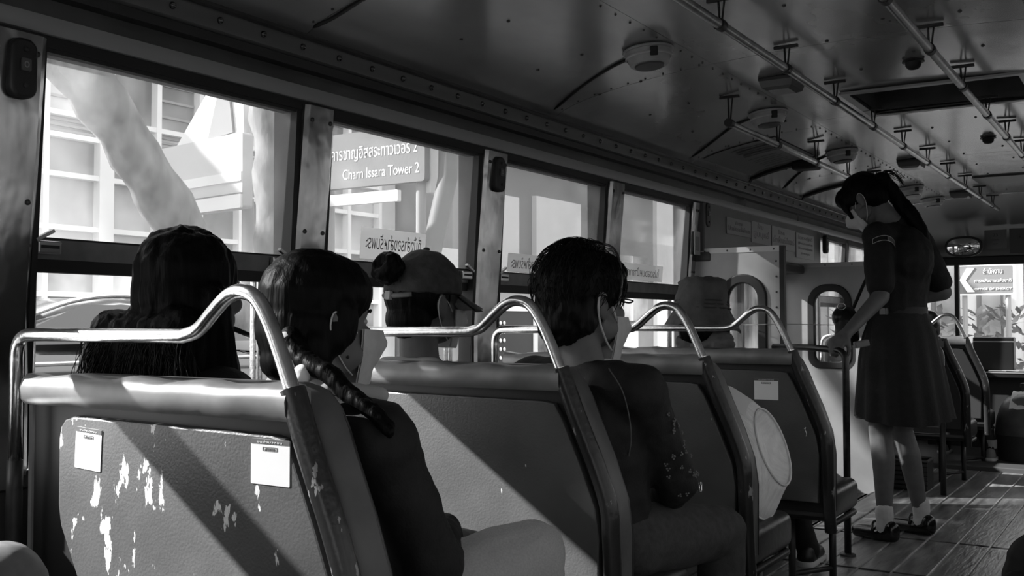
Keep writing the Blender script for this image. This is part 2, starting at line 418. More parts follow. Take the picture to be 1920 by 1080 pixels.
# buzzers
def buzzer(y, z, x, label, big=False):
    r = empty('stop_buzzer', (x, y, z-.05)); tag(r, label, 'buzzer', 'stop buzzers on the pillars')
    w = .021
    me = plate_mesh(rrect(-w, w, -.052, .052, .016), [], .016, PX(x+.010) @ Matrix.Translation((y, z, 0)), bevel=.006, res=2)
    b = link('housing', me, mat('buzzer_black', .014, .5), r, smooth=True)
    link('push_button', plate_mesh(rrect(-.010, .010, -.012, .012, .003), [], .004, PX(x+.026) @ Matrix.Translation((y, z+.006, 0))), mat('buzzer_grey', .09, .5), r)
    link('button_print', plate_mesh(rrect(-.005, .005, -.006, .006, .005), [rrect(-.003,.003,-.004,.004,.003)], .001, PX(x+.0285) @ Matrix.Translation((y, z+.006, 0))), mat('buzzer_print', .25, .5), r)
    for s in (-.034, .036): link('screw', MB().ell((x+.026, y, z+s), (.003,.005,.005), nu=8, nv=5), ink, r)
    return r
buzzer(1.155, 1.453, .006, 'black stop buzzer on the pillar left of the first window')
buzzer(2.835, 1.452, .003, 'black stop buzzer on the pillar between the second and third windows')
buzzer(4.63, 1.475, .012, 'black stop buzzer at the near end of the board over the door')
buzzer(6.54, 1.455, .045, 'black stop buzzer at the far end of the board over the door')
# board over the door
hb = struct(empty('trim_2', (0, 5.5, 1.28)), 'notice board boxed in over the side door')
link('header_box', MB().box(-.06, .03, 4.585, 6.52, 1.30, 1.535), mat('header_box', .10, .4, nscale=6, namp=.2), hb, bevel=.006)
link('header_base', MB().box(-.06, .06, 4.585, 6.54, 1.25, 1.30), mat('header_base', .05, .5), hb, bevel=.01)
def notice(y0, y1, z0, z1, x, label, lines, pm=paper):
    r = link('notice', plate_mesh(rrect(y0, y1, z0, z1, .003), [], .003, PX(x)), pm); tag(r, label, 'notice')
    for (yy, zz, s, t, wd) in lines:
        me = text_mesh(t, s, PX(x+.0022) @ Matrix.Translation((y0+(y1-y0)*yy, z0+(z1-z0)*zz, 0)), width=(y1-y0)*wd)
        if len(me.vertices): link('print', me, greyink, r)
    return r
notice(4.87, 5.22, 1.405, 1.487, .0325, 'small pale notice, nearest on the board over the door', [(.5,.72,.025,'ประกาศ',.3),(.5,.35,.03,'โปรดจับราวให้มั่นคง',.9)], mat('notice_a', .30, .6))
notice(5.23, 5.54, 1.385, 1.497, .0325, 'taller notice in the middle of the board over the door, with a dark stripe', [(.45,.78,.035,'ห้าม',.3),(.5,.42,.045,'สูบบุหรี่',.8)], mat('notice_b', .33, .6))
notice(5.56, 5.98, 1.375, 1.498, .0325, 'wide notice on the board over the door, third of four', [(.4,.75,.03,'โปรด',.25),(.5,.4,.045,'เอื้อเฟื้อแก่เด็กสตรี',.9)], mat('notice_c', .33, .6))
notice(6.0, 6.36, 1.345, 1.492, .0325, 'square notice at the far end of the board over the door', [(.5,.82,.03,'ข้อควรปฏิบัติ',.8),(.5,.6,.02,'ผู้โดยสารทุกท่าน',.8),(.5,.4,.02,'โปรดสวมหน้ากาก',.8),(.5,.2,.02,'ขอบคุณ',.5)], mat('notice_d', .36, .6))
o = link('notice', plate_mesh(rrect(4.505, 4.575, 1.28, 1.39, .004), [], .003, PX(.012)), mat('notice_e', .42, .6)); tag(o, 'small upright notice on the pillar right of the fourth window', 'notice')
link('print', plate_mesh(rrect(4.522, 4.558, 1.30, 1.365, .002), [], .001, PX(.0145)), greyink, o)
# right wall (behind and beside the camera) -------------------------
rw = struct(empty('wall_right', (XR+.05, 3, 0)), 'right side wall of the bus')
link('lower_panel', MB().box(XR+.02, XR+.08, REAR, FRONT, -.05, SILL), panelwall, rw)
link('header_panel', MB().box(XR-.01, XR+.06, REAR, FRONT, 1.515, 1.70), panelwall, rw)
for k in range(13):
    y = REAR+.0+k*.8515
    link('pillar', MB().box(XR-.03, XR+.06, y, y+.12, SILL, 1.52), steel, rw, bevel=.008)
    if y+.85 < FRONT+.2:
        link('sash_rail', MB().box(XR-.01, XR+.02, y+.12, y+.8515, 1.09, 1.13), darksteel, rw)
        link('light_cut_pane', MB().box(XR+.022, XR+.026, y+.12, y+.8515, SILL, 1.515), MATS.get('light_cut_pane') or glass_mat('light_cut_pane', .62, .02), rw)  # unseen panes, darkened to cut the fill light from the right
# rear wall
rr = struct(empty('wall_rear', (1.09, REAR, 0)), 'rear wall of the bus')
link('lower_panel', MB().box(-.1, XR+.1, REAR-.05, REAR, -.05, .85), panelwall, rr)
link('upper_panel', MB().box(-.1, XR+.1, REAR-.05, REAR, 1.45, 1.9), panelwall, rr)
for x in (-.1, .7, 1.45, XR): link('post', MB().box(x, x+.1, REAR-.05, REAR, .85, 1.45), panelwall, rr)
# ceiling ------------------------------------------------------------
ce = struct(empty('ceiling', (1.09, 3, ZC)), 'curved glossy enamelled ceiling of the bus with riveted panels')
BAYS = [REAR, -1.88, -.61, .66, 1.93, 3.20, 4.47, 5.74, 7.0, 7.62]
HX0, HX1, HY0, HY1 = .875, 1.45, 3.92, 4.36
def ceil_panel(x0, x1, y0, y1, n=10, dz=0, th=.004):
    m = MB(); xs = [x0+(x1-x0)*i/n for i in range(n+1)]; ny = 6
    top = []
    m.strip(lambda u, v: (x0+(x1-x0)*u, y0+(y1-y0)*v, ceil_z(x0+(x1-x0)*u)+dz), n, ny)
    m.strip(lambda u, v: (x0+(x1-x0)*u, y0+(y1-y0)*v, ceil_z(x0+(x1-x0)*u)+dz+th), n, ny)
    for e in (y0, y1):
        m.strip(lambda u, v: (x0+(x1-x0)*u, e, ceil_z(x0+(x1-x0)*u)+dz+th*v), n, 1)
    for e in (x0, x1):
        m.strip(lambda u, v: (e, y0+(y1-y0)*u, ceil_z(e)+dz+th*v), ny, 1)
    return m
XS = [.02, .62, 1.56, XR-.02]
for bi in range(len(BAYS)-1):
    y0, y1 = BAYS[bi]+.0015, BAYS[bi+1]-.0015
    link('ceiling_panel', ceil_panel(XS[0], XS[1]-.0015, y0, y1, 16), ceilmat, ce, smooth='all')
    link('ceiling_panel', ceil_panel(XS[2]+.0015, XS[3], y0, y1, 16), ceilmat, ce, smooth='all')
    if y0 < HY0 < y1:
        for (a, b, c, d) in ((XS[1], XS[2], y0, HY0), (XS[1], XS[2], HY1, y1), (XS[1], HX0, HY0, HY1), (HX1, XS[2], HY0, HY1)):
            link('ceiling_panel', ceil_panel(a, b, c, d, 6), ceilmat, ce, smooth='all')
    else:
        link('ceiling_panel', ceil_panel(XS[1], XS[2], y0, y1, 10), ceilmat, ce, smooth='all')
    # joint strips behind the gaps
    link('joint', MB().strip(lambda u, v: (XS[0]+(XS[3]-XS[0])*u, BAYS[bi]-.012+.024*v, ceil_z(XS[0]+(XS[3]-XS[0])*u)+.005), 30, 1), rubber, ce)
for x in (XS[1], XS[2]):
    for (a, b) in ((REAR, HY0-.02), (HY1+.02, 7.62)):
        link('joint', MB().box(x-.012, x+.012, a, b, ceil_z(x)+.006, ceil_z(x)+.008), rubber, ce)
# roof skin above, keeps daylight out
link('roof_skin', MB().strip(lambda u, v: (-.1+(XR+.2)*u, REAR-.05+(7.7-REAR)*v, 1.70+.24*(1-(2*u-1)**4)), 16, 4), darkpaint, ce)
# rivets
rv = MB()
def rivet(x, y, r=.006):
    rv.ell((x, y, ceil_z(x)-.001), (r, r, .004), nu=6, nv=4)
for bi in range(3, len(BAYS)):
    for k in range(9):
        x = .06+k*.065; rivet(x, BAYS[bi]-.02, .004)
for y in [1.0+.09*i for i in range(73)]:
    if not HY0-.1 < y < HY1+.1: rivet(.60, y, .004)
for y in [1.0+.42*i for i in range(16)]:
    for x in (.20, .36, .78, 1.0, 1.2, 1.4):
        if not (HX0-.1 < x < HX1+.1 and HY0-.1 < y < HY1+.1): rivet(x, y+.1*math.sin(x*40))
tag(link('ceiling_rivet_field', rv, mat('rivet', .05, .5), ce), 'small dark rivets', kind='stuff')
# hatch well
ht = struct(empty('trim_3', (1.16, 4.14, ZC)), 'open rectangular roof ventilation hatch')
link('hatch_rim', plate_mesh(rrect(HX0-.03, HX1+.03, HY0-.03, HY1+.03, .012), [rrect(HX0, HX1, HY0, HY1, .01)], .008, Matrix.Translation((0,0,ZC-.012))), mat('hatch_rim', .30, .35, .5), ht)
hw = MB()
for (a,b,c,d) in ((HX0-.004,HX0,HY0,HY1),(HX1,HX1+.004,HY0,HY1),(HX0,HX1,HY0-.004,HY0),(HX0,HX1,HY1,HY1+.004)): hw.box(a,b,c,d,ZC-.012,ZC+.13)
link('hatch_well', hw, mat('hatch_well', .07, .5, nscale=8, namp=.4), ht)
link('hatch_lid', MB().box(HX0-.03, HX1+.03, HY0-.03, HY1+.03, ZC+.14, ZC+.15), mat('hatch_lid', .05, .5), ht)
link('hatch_bar', MB().tube([(HX0, HY0+.12, ZC+.05), (HX1, HY0+.12, ZC+.05)], .006, 8), darkpaint, ht)
# second hatch further forward
ht2 = struct(empty('trim_4', (1.16, 6.9, ZC)), 'far roof hatch near the front of the bus')
link('hatch_rim', plate_mesh(rrect(.9, 1.45, 6.62, 6.98, .012), [], .012, Matrix.Translation((0,0,ZC-.006))), mat('hatch_rim2', .07, .5), ht2)
# front: bulkhead dome, windscreen
WS = FRONT; WZ0, WZ1 = .60, 1.43
fr = struct(empty('wall_front', (1.09, WS, 0)), 'front bulkhead above the windscreen with a shallow dome')
def dome(u, v):
    x = .02+(XR-.04)*u; t = v
    edge = min(x, XR-x)
    zc = ceil_z(x); y0 = 7.62
    lo = 1.47
    a = t*PI/2
    y = y0+(WS-.02-y0)*(math.sin(a)**.9 if t > 0 else 0)*(1-.0*edge)
    z = lo+(zc-lo)*math.cos(a)**1.0
    return (x, y, z)
link('dome', MB().strip(dome, 40, 16), mat('dome_enamel', .20, .30, .4, bump=.1, bscale=4), fr, smooth='all')
link('windscreen_header', MB().box(-.05, XR+.05, WS-.05, WS+.03, 1.41, 1.475), rubber, fr, bevel=.01)
link('lower_front', MB().box(-.05, XR+.05, WS-.02, WS+.06, -.1, WZ0), darkpaint, fr)
for x in (-.05, .47, 1.62, XR-.02):
    link('windscreen_post', MB().box(x-.016, x+.016, WS-.03, WS+.03, WZ0, 1.45), rubber, fr, bevel=.006)
ws = struct(empty('window_10', (1.0, WS, WZ0)), 'wide front windscreen')
for (a, b) in ((-.03, .454), (.486, 1.604), (1.636, XR-.04)):
    link('pane', MB().box(a, b, WS-.004, WS, WZ0, 1.43), MATS.get('screen_glass') or glass_mat('screen_glass', .9, .02), ws)
# partitions at the door -------------------------------------------------
part_m = mat('partition_sheet', .38, .42, .2, nscale=5, namp=.12, bump=.04, bscale=8)
def partition(n, y, x1, z1, wx0, wx1, wz1, wz0, label):
    r = struct(empty('partition_%d' % n, (.2, y, 0)), label)
    outer = rrect(-.05, x1, -.25, z1, .008); hole = rrect(wx0, wx1, wz0, wz1, [.05,.05,.085,.085], 8)
    link('sheet', plate_mesh(outer, [hole], .018, PY(y)), part_m, r)
    big = rrect(wx0-.022, wx1+.022, wz0-.022, wz1+.022, [.07,.07,.105,.105], 8)
    link('gasket', plate_mesh(big, [rrect(wx0+.008, wx1-.008, wz0+.008, wz1-.008, [.045,.045,.078,.078], 8)], .030, PY(y), bevel=.006), rubber, r, smooth=True)
    link('pane', plate_mesh(rrect(wx0, wx1, wz0, wz1, [.05,.05,.085,.085], 8), [], .003, PY(y)), MATS.get('clear_pane') or glass_mat('clear_pane', .85, .05), r)
    link('edge_post', MB().box(x1-.004, x1+.018, y-.014, y+.014, -.25, z1), rubber, r)
    link('top_flange', MB().box(-.05, x1, y-.0125, y-.0095, z1-.025, z1), mat('flange', .5, .4, .3), r)
    for k in range(4): link('rivet', MB().ell((.03+k*(x1-.06)/3, y-.012, z1-.014), (.005,.003,.005), nu=8, nv=5), mat('rivet_dark', .08, .4), r)
    for k in range(4): link('rivet', MB().ell((x1-.02, y-.011, z1-.07-k*.07), (.005,.003,.005), nu=8, nv=5), mat('rivet_dark', .08, .4), r)
    return r
partition(1, 4.60, .392, 1.312, .128, .300, 1.158, .72, 'pale metal door partition with a rounded window, nearer one')
partition(2, 6.075, .52, 1.312, .105, .305, 1.158, .72, 'pale metal door partition with a rounded window, beside the conductor')

# folding side door, closed
dr = struct(empty('door_1', (-.08, 5.33, -.3)), 'closed folding side door with tall panes')
for k in range(4):
    y0 = 4.63+k*.36; y1 = y0+.35
    lf_ = link('leaf', plate_mesh(rrect(y0, y1, -.33, 1.28, .01), [rrect(y0+.05, y1-.05, .30, 1.20, .03)], .03, PX(-.085)), mat('door_leaf', .20, .45, .2), dr)
    link('pane', plate_mesh(rrect(y0+.045, y1-.045, .295, 1.205, .03), [], .004, PX(-.085)), MATS['hazy_pane'], lf_)
# ================================================================== SEATS
S0, SP = 1.145, .82
seatpaint = chipped('seat_back_paint', .098, .85, .42, 17, .645, stretch=(1.5,1,.6), cx0=.30, rand=False, bump=.10, bscale=200)
seatpaint2 = chipped('seat_back_paint_b', .085, .80, .42, 19, .70, stretch=(1.6,1,.55), bump=.10, bscale=200)
leather = mat('dark_leatherette', .024, .33, 0, .5, nscale=8, namp=.3, bump=.12, bscale=35)
leather2 = mat('pad_leatherette', .10, .42, 0, .5, nscale=8, namp=.25, bump=.1, bscale=30)
sleevem = chipped('sleeve_paint', .022, .30, .30, 42, .64, stretch=(1,1,.4), bump=.1, bscale=80)
def make_seat(paint, hump=True):
    y = S0; r = empty('bus_seat', (.45, y, 0))
    if hump:
        pth = arc([(.03, y, .70), (.03, y, .942), (.47, y, .942)], .045, 6)
        pth += spline([(.50, y, .942), (.535, y, .952), (.572, y, .982), (.605, y, 1.006), (.636, y, 1.013), (.668, y, 1.002), (.696, y, .966), (.722, y, .915), (.750, y, .852)], 5)
    else:
        pth = arc([(.03, y, .70), (.03, y, .880), (.70, y, .880), (.752, y, .845)], .06, 6)
    link('handrail', MB().tube(pth, .0125, 12), chrome, r, smooth='all')
    link('side_post', MB().tube(spline([(.03, y, .705), (.03, y, .5), (.035, y, .22)], 4), .015, 10), darkpaint, r, smooth='all')
    link('post_sleeve', MB().tube(spline([(.746, y, .862), (.785, y, .765), (.832, y, .66), (.862, y, .575), (.868, y, .50), (.868, y+.01, .38), (.868, y+.03, .235)], 5), .0205, 12), sleevem, r, smooth=True)
    n = 12; rings = []
    for x in [.075+(.752-.075)*i/14 for i in range(15)]:
        w = .0025*math.sin(x*37)+.0018*math.sin(x*91)
        prof = [(-.012+w,.814),(-.021+w,.824),(-.023+w,.845),(-.018+w,.860),(-.006,.868+w),(.022,.869+w),(.034,.858),(.034,.82)]
        rings.append([(x, y+a, z) for a, z in prof])
    link('top_rail', MB().loft(rings), railmat, r, smooth=True, angle=50)
    link('inner_stile', MB().loft([[(.082, y-.004, z), (.086, y-.008, z), (.090, y-.004, z), (.090, y+.001, z), (.082, y+.001, z)] for z in (.44, .62, .83)]), railmat, r)
    shell = [(.05,.30),(.855,.30),(.862,.50),(.855,.575),(.825,.655),(.775,.765),(.742,.85),(.07,.85),(.05,.80)]
    link('back_shell', plate_mesh(shell, [], .02, PY(y+.030)), mat('shell_black', .012, .5), r)
    pan = [(.25,.34),(.83,.34),(.835,.50),(.825,.565),(.79,.65),(.745,.75),(.725,.782)] + [(.715,.783),(.70,.786)] + [(.205,.792),(.185,.787),(.173,.774),(.168,.752),(.168,.635),(.175,.60),(.25,.47)]
    link('back_panel', plate_mesh(pan, [], .014, PY(y+.012), bevel=.004), paint, r, smooth=True)
    pad = [(.07,.30),(.85,.30),(.852,.50),(.842,.575),(.812,.66),(.775,.745),(.757,.79),(.742,.818),(.722,.838),(.695,.848),(.13,.848),(.08,.82)]
    link('back_pad', plate_mesh(pad, [], .040, PY(y+.072), bevel=.020, res=4), leather2, r, smooth='all')
    link('piping', MB().tube([Vector((px+(.018 if px > .4 else -.018), y+.096, pz+.0)) for px, pz in pad[1:11]], .004, 6), leather, r, smooth='all')
    c = MB().box(.06, .862, y+.075, y+.455, .255, .372)
    link('cushion', c, leather, r, bevel=.034, seg=5, smooth='all')
    link('cushion_frame', MB().tube(arc([(.06, y+.10, .245), (.06, y+.44, .245), (.85, y+.44, .245), (.85, y+.10, .245)], .03), .011, 8), darkpaint, r, smooth='all')
    for (lx, ly) in ((.12, .13), (.70, .13), (.12, .34), (.80, .30)):
        link('leg', MB().tube([(lx, y+ly, .25), (lx, y+ly, 0)], .0135, 8), darkpaint, r, smooth='all')
    link('leg_brace', MB().tube([(.70, y+.13, .05), (.80, y+.30, .05)], .010, 8), darkpaint, r, smooth='all')
    return r
def sticker(x0, x1, z0, z1, y, parent, rot=0.0):
    T = PY(y) @ Matrix.Translation(((x0+x1)/2, (z0+z1)/2, 0)) @ Matrix.Rotation(rot, 4, 'Z')
    w, h = (x1-x0)/2, (z1-z0)/2
    s = link('sticker', plate_mesh(rrect(-w, w, -h, h, .002), [], .0012, T), white, parent)
    link('header_print', plate_mesh(rrect(-w, w, h*.78, h, .001), [], .0006, T @ Matrix.Translation((0,0,.001))), mat('sticker_header', .10, .6), s)
    link('header_text', text_mesh('ขนส่งมวลชน', .0042, T @ Matrix.Translation((0, h*.87, .0016)), width=w*1.3), white, s)
    link('tag_print', plate_mesh(rrect(-w*.38, w*.38, h*.48, h*.66, .001), [rrect(-w*.34, w*.34, h*.51, h*.63, .001)], .0006, T @ Matrix.Translation((0,0,.001))), greyink, s)
    link('tag_text', text_mesh('สแกน', .006, T @ Matrix.Translation((0, h*.565, .0014)), width=w*.5), greyink, s)
    return s
seat0 = make_seat(seatpaint); seats = [seat0]
slabel = ['nearest seat back, scratched grey panel with two white stickers and bent chrome handrail', 'second seat back from the camera with diagonal sunlight on its grey panel',
          'third seat back, with a white sun hat standing on its cushion', 'fourth seat back with one white sticker, next to the door partition']
for k in range(1, 4): seats.append(copy_tree(seat0, (0, SP*k, 0)))
for k, s in enumerate(seats): tag(s, slabel[k], 'bus seat', 'double bus seats along the left windows')
for k in (1, 2, 3):
    for q in bpy.data.objects:
        if q.parent == seats[k] and q.name.startswith('back_panel'):
            q.data = q.data.copy(); q.data.materials.clear(); q.data.materials.append(seatpaint2)
sf = copy_tree(seats[1], (0, 7.30-S0-SP, .0)); tag(sf, 'far seat with a chrome hump handrail in front of the windscreen', 'bus seat', 'double bus seats along the left windows')
sh = make_seat(seatpaint2, hump=False); sh.location.y += 6.52-S0; tag(sh, 'dark seat right behind the guard rail beyond the conductor', 'bus seat', 'double bus seats along the left windows')
sticker(.659, .742, .714, .784, S0+.000, seat0, .0)
sticker(.215, .288, .704, .777, S0+.000, seat0, -.05)
sticker(.609, .697, .687, .763, S0+3*SP+.000, seats[3], 0)
far_shade = mat('far_seat_shade', .035, .35)  # far backs coloured darker to cancel the sun that falls on them
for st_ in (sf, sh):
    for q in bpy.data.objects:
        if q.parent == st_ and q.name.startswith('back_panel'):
            q.data = q.data.copy(); q.data.materials.clear(); q.data.materials.append(far_shade)
scr = mat('scratch', .40, .6)
def scratch(parent, pts, y, r=.0007):
    link('scratch', MB().tube(spline([(x, y, z) for x, z in pts], 6), r, 5), scr, parent)
scratch(seat0, [(.33,.625),(.45,.615),(.57,.602),(.66,.615),(.73,.642)], S0+.0035, .0009)
scratch(seat0, [(.40,.618),(.50,.602),(.60,.587),(.67,.585)], S0+.0035, .0008)
scratch(seats[1], [(.42,.735),(.50,.745),(.58,.742),(.64,.730)], S0+SP+.0035, .0009)
# ================================================================== RAILS, LAMPS AND CABLES ON THE CEILING
def bracket(parent, x, y, zr, m):
    zc = ceil_z(x)-.004
    b = link('bracket', MB().box(x-.038, x+.038, y-.006, y+.006, zc-.010, zc), m, parent, bevel=.002)
    link('stem', MB().tube([(x-.005, y, zc-.006), (x-.002, y, zr+.006)], .0035, 6), m, b)
    link('stem', MB().tube([(x+.012, y, zc-.006), (x+.004, y, zr+.006)], .003, 6), m, b)
    link('collar', MB().tube([(x, y-.014, zr), (x, y+.014, zr)], .0165, 10), m, b, smooth=True)
bkm = mat('bracket_dark', .018, .5)
railtube = mat('worn_rail_tube', .34, .28, .9, nscale=25, namp=.3)
def grab_rail(x, y0, y1, zr, ys, label):
    r = empty('grab_rail', (x, (y0+y1)/2, zr)); tag(r, label, 'grab rail', 'ceiling grab rails')
    link('tube', MB().tube([(x, y0, zr), (x, y1, zr)], .013, 12), railtube, r, smooth=True)
    for y in ys: bracket(r, x, y, zr, bkm)
BY = [.349+.557*i for i in range(14)]
grab_rail(.885, .2, 7.85, 1.75, BY, 'long ceiling grab rail on T brackets, left one over the aisle')
grab_rail(1.305, .2, 7.0, 1.75, BY[:12], 'long ceiling grab rail on T brackets, right one over the aisle')
grab_rail(.515, 3.62, 5.9, 1.70, [3.63, 4.19, 4.74, 5.30, 5.86], 'short ceiling grab rail above the door')
lampm = mat('lamp_plastic', .36, .4, 0, .5, nscale=30, namp=.15)
def round_lamp(x, y, label):
    z = ceil_z(x)-.003; r = empty('round_lamp', (x, y, z)); tag(r, label, 'ceiling fan' if False else 'ceiling lamp', 'round bowl fittings on the ceiling')
    R = Matrix.Rotation(-.10, 3, 'Y')
    link('flange', MB().lathe([(.004,0),(.076,0),(.080,-.004),(.078,-.009),(.004,-.009)], (x,y,z), 28, R), lampm, r, smooth=True)
    link('bowl', MB().lathe([(.004,-.008),(.072,-.008),(.069,-.024),(.060,-.044),(.056,-.050),(.004,-.050)], (x,y,z), 28, R), lampm, r, smooth=True)
    link('rim_line', MB().lathe([(.0715,-.022),(.0725,-.026),(.069,-.029),(.068,-.022)], (x,y,z), 28, R), mat('lamp_line', .5, .4), r, smooth=True)
    link('grille', MB().lathe([(.004,-.050),(.046,-.050),(.044,-.055),(.004,-.057)], (x,y,z), 20, R), mat('lamp_grille', .05, .5), r, smooth=True)
    for a in (-.9, 2.2):
        T = Matrix.Translation((x,y,z)) @ R.to_4x4() @ Matrix.Rotation(a, 4, 'Z') @ Matrix.Translation((.066, 0, -.022)) @ Matrix.Rotation(.25, 4, 'Y')
        link('slot', MB().box(-.008, .008, -.012, .012, -.016, .012, T=T), rubber, r, bevel=.003)
    return r
rl = ['nearest round ceiling fitting above the windows, with a cable', 'second round ceiling fitting from the camera, beside the short rail', 'third round ceiling fitting, just above the conductor', 'fourth round ceiling fitting, behind the conductor ponytail', 'farthest round ceiling fitting near the front dome']
LY = [2.89, 4.02, 5.13, 6.75, 7.45]
for y, l in zip(LY, rl): round_lamp(.53, y, l)
def cable(pts, label, rad=.005, cat='cable'):
    P = spline([(x, y, ceil_z(x)-.004-dz) for x, y, dz in pts], 8)
    o = link('ceiling_cable', MB().tube(P, rad, 8), mat('cable_black', .012, .5), None, smooth='all'); tag(o, label, cat, 'cables across the ceiling')
cable([(.03,1.93,-.015),(.06,1.93,0),(.12,1.94,0),(.3,1.90,0),(.46,1.80,0)], 'black cable climbing the ceiling, nearest to the camera', .0055)
cable([(.03,3.155,-.012),(.08,3.13,0),(.2,3.06,0),(.35,2.97,0),(.462,2.92,0)], 'black cable running to the nearest round ceiling fitting')
cable([(.03,4.40,-.012),(.08,4.38,0),(.2,4.28,0),(.35,4.12,0),(.46,4.05,0)], 'black cable running to the second round ceiling fitting')
cable([(.03,5.72,-.012),(.08,5.68,0),(.2,5.5,0),(.35,5.28,0),(.46,5.16,0)], 'black cable running to the third round ceiling fitting')
cable([(.03,7.2,-.012),(.08,7.15,0),(.2,7.0,0),(.35,6.85,0),(.46,6.78,0)], 'black cable running to the fourth round ceiling fitting')
def hose(y, label, box=True):
    r = empty('roof_rib', (.03, y, 1.6)); tag(r, label, 'roof rib', 'dark ribs over the door')
    P = [(.012, y, 1.575), (.018, y, 1.64)]+[(x, y, ceil_z(x)-.010) for x in (.05,.08,.12,.17,.22,.28,.33)]
    link('rib', MB().loft([[(p[0]-.004, p[1]+a, p[2]-.012*b) for a, b in ((-.012,-.6),(.012,-.6),(.014,.5),(0,1),(-.014,.5))] for p in spline(P, 3)]), rubber, r, smooth=True)
    if box: link('box', MB().box(.27, .40, y-.05, y+.05, ceil_z(.33)-.050, ceil_z(.33)-.005), rubber, r, bevel=.012)
hose(5.20, 'black roof rib with a box, nearer one over the door')
hose(6.12, 'black roof rib beside the conductor head', box=False)
# box lamps and small domes
def box_lamp(x, y, s, label):
    z = ceil_z(x)-.003; r = empty('box_lamp', (x, y, z)); tag(r, label, 'ceiling lamp', 'square ceiling lamps')
    a, b = .062*s, .075*s
    link('base', MB().box(x-a, x+a, y-b, y+b, z-.012, z), darkpaint, r, bevel=.003)
    link('diffuser', MB().loft([[(x-a*k, y-b*k, z-h), (x+a*k, y-b*k, z-h), (x+a*k, y+b*k, z-h), (x-a*k, y+b*k, z-h)] for k, h in ((.96,.012),(.86,.034),(.6,.042))]), mat('lamp_diffuser', .12, .25), r)
box_lamp(.735, 3.56, 1, 'square ceiling lamp left of the first rail, nearest one')
box_lamp(.735, 5.74, 1, 'square ceiling lamp left of the first rail, beyond the hatch')
box_lamp(.735, 7.3, 1, 'square ceiling lamp left of the first rail, farthest one')
for y, l in ((3.56, 'small dark dome on the ceiling before the hatch'), (5.24, 'small dark dome on the ceiling beyond the hatch')):
    x = 1.176; z = ceil_z(x)-.003
    r = empty('dome_fitting', (x, y, z)); tag(r, l, 'ceiling fitting', 'small dark domes on the ceiling')
    link('plate', MB().lathe([(.003,0),(.034,0),(.036,-.005),(.003,-.006)], (x,y,z), 16), darkpaint, r, smooth=True)
    link('dome', MB().lathe([(.003,-.004),(.026,-.005),(.025,-.018),(.016,-.028),(.003,-.031)], (x,y,z), 16), rubber, r, smooth=True)
# poster on the curved ceiling over the door
po = link('ceiling_poster', MB().strip(lambda u, v: (.06+.34*u, 4.50+.62*v, ceil_z(.06+.34*u)-.004), 12, 6), mat('poster_grey', .16, .5)); tag(po, 'grey printed poster pasted on the curved ceiling over the door', 'poster')
for i in range(12):
    a = .10+.02*(i % 3); row = i // 2
    y0 = 4.56+.045*i; x0, x1 = (.17,.34) if i < 5 else (.16, .30)
    if i == 5: continue
    link('print_line', MB().strip(lambda u, v: (x0+(x1-x0)*u+.01*(i%2), y0+(.022 if i < 5 else .008)*v, ceil_z(x0+(x1-x0)*u)-.0052), 8, 1), ink, po)
# ================================================================== DOOR GUARD, FRONT END
gr = empty('guard_rail', (.73, 4.37, 0)); tag(gr, 'dark tubular guard rail held by the conductor', 'guard rail')
link('tube', MB().tube(arc([(.36, 4.585, .853), (.56, 4.45, .855), (.735, 4.37, .845), (.735, 4.37, .0)], [0,.06,.05,0], 6), .0145, 12), mat('guard_tube', .035, .3, .3, nscale=30, namp=.5), gr, smooth='all')
link('foot', MB().lathe([(.003,0),(.032,0),(.030,.006),(.018,.010),(.003,.010)], (.735,4.37,.001), 16), darkpaint, gr, smooth=True)
link('lower_rail', MB().tube([(.735, 4.37, .23), (.40, 4.58, .23)], .011, 8), darkpaint, gr, smooth='all')
cd = link('door_cord', MB().tube(spline([(.02, 4.57, .958), (.2, 4.572, .952), (.40, 4.585, .955), (.46, 5.3, .95), (.50, 6.05, .955)], 6), .002, 6), mat('cord', .5, .5), None); tag(cd, 'thin pale cord stretched across the two door partitions', 'cord')
g2 = empty('front_guard', (.66, 6.17, 0)); tag(g2, 'dark framed guard with a grey panel beyond the conductor skirt', 'guard rail')
link('tube', MB().tube(arc([(.16, 6.17, 0), (.16, 6.17, .865), (.70, 6.17, .865), (.795, 6.17, .815), (.795, 6.17, 0)], [0,.05,.06,.05,0], 6), .016, 10), mat('guard_tube2', .03, .3, .3), g2, smooth='all')
link('cross_bar', MB().box(.16, .79, 6.16, 6.18, .735, .765), darkpaint, g2)
link('panel', MB().box(.17, .782, 6.165, 6.175, .375, .72), mat('guard_panel', .16, .5, nscale=6, namp=.15), g2)
link('lower_bar', MB().box(.16, .79, 6.16, 6.18, .34, .375), darkpaint, g2)
link('upper_panel', MB().box(.17, .782, 6.166, 6.174, .77, .80), mat('guard_panel2', .10, .5), g2)
# plastic crate under the first front seat
cr = empty('crate', (.55, 6.34, 0)); tag(cr, 'dark ribbed crate on the floor behind the conductor legs', 'crate')
for k in range(6): link('slat', MB().box(.40, .70, 6.222, 6.232, .012+k*.026, .030+k*.026), mat('crate_dark', .035, .6), cr)
link('wall', MB().box(.40, .70, 6.232, 6.242, .0, .17), mat('crate_inner', .015, .7), cr)
link('wall', MB().box(.40, .70, 6.40, 6.41, .0, .17), mat('crate_inner', .015, .7), cr)
link('wall', MB().box(.69, .70, 6.24, 6.40, .0, .17), mat('crate_inner', .015, .7), cr)
link('wall', MB().box(.40, .41, 6.24, 6.40, .0, .17), mat('crate_inner', .015, .7), cr)
link('rim', MB().tube(arc([(.40,6.222,.172),(.70,6.222,.172),(.70,6.41,.172),(.40,6.41,.172),(.40,6.222,.172)], .01), .007, 6), mat('crate_rim', .06, .5), cr)
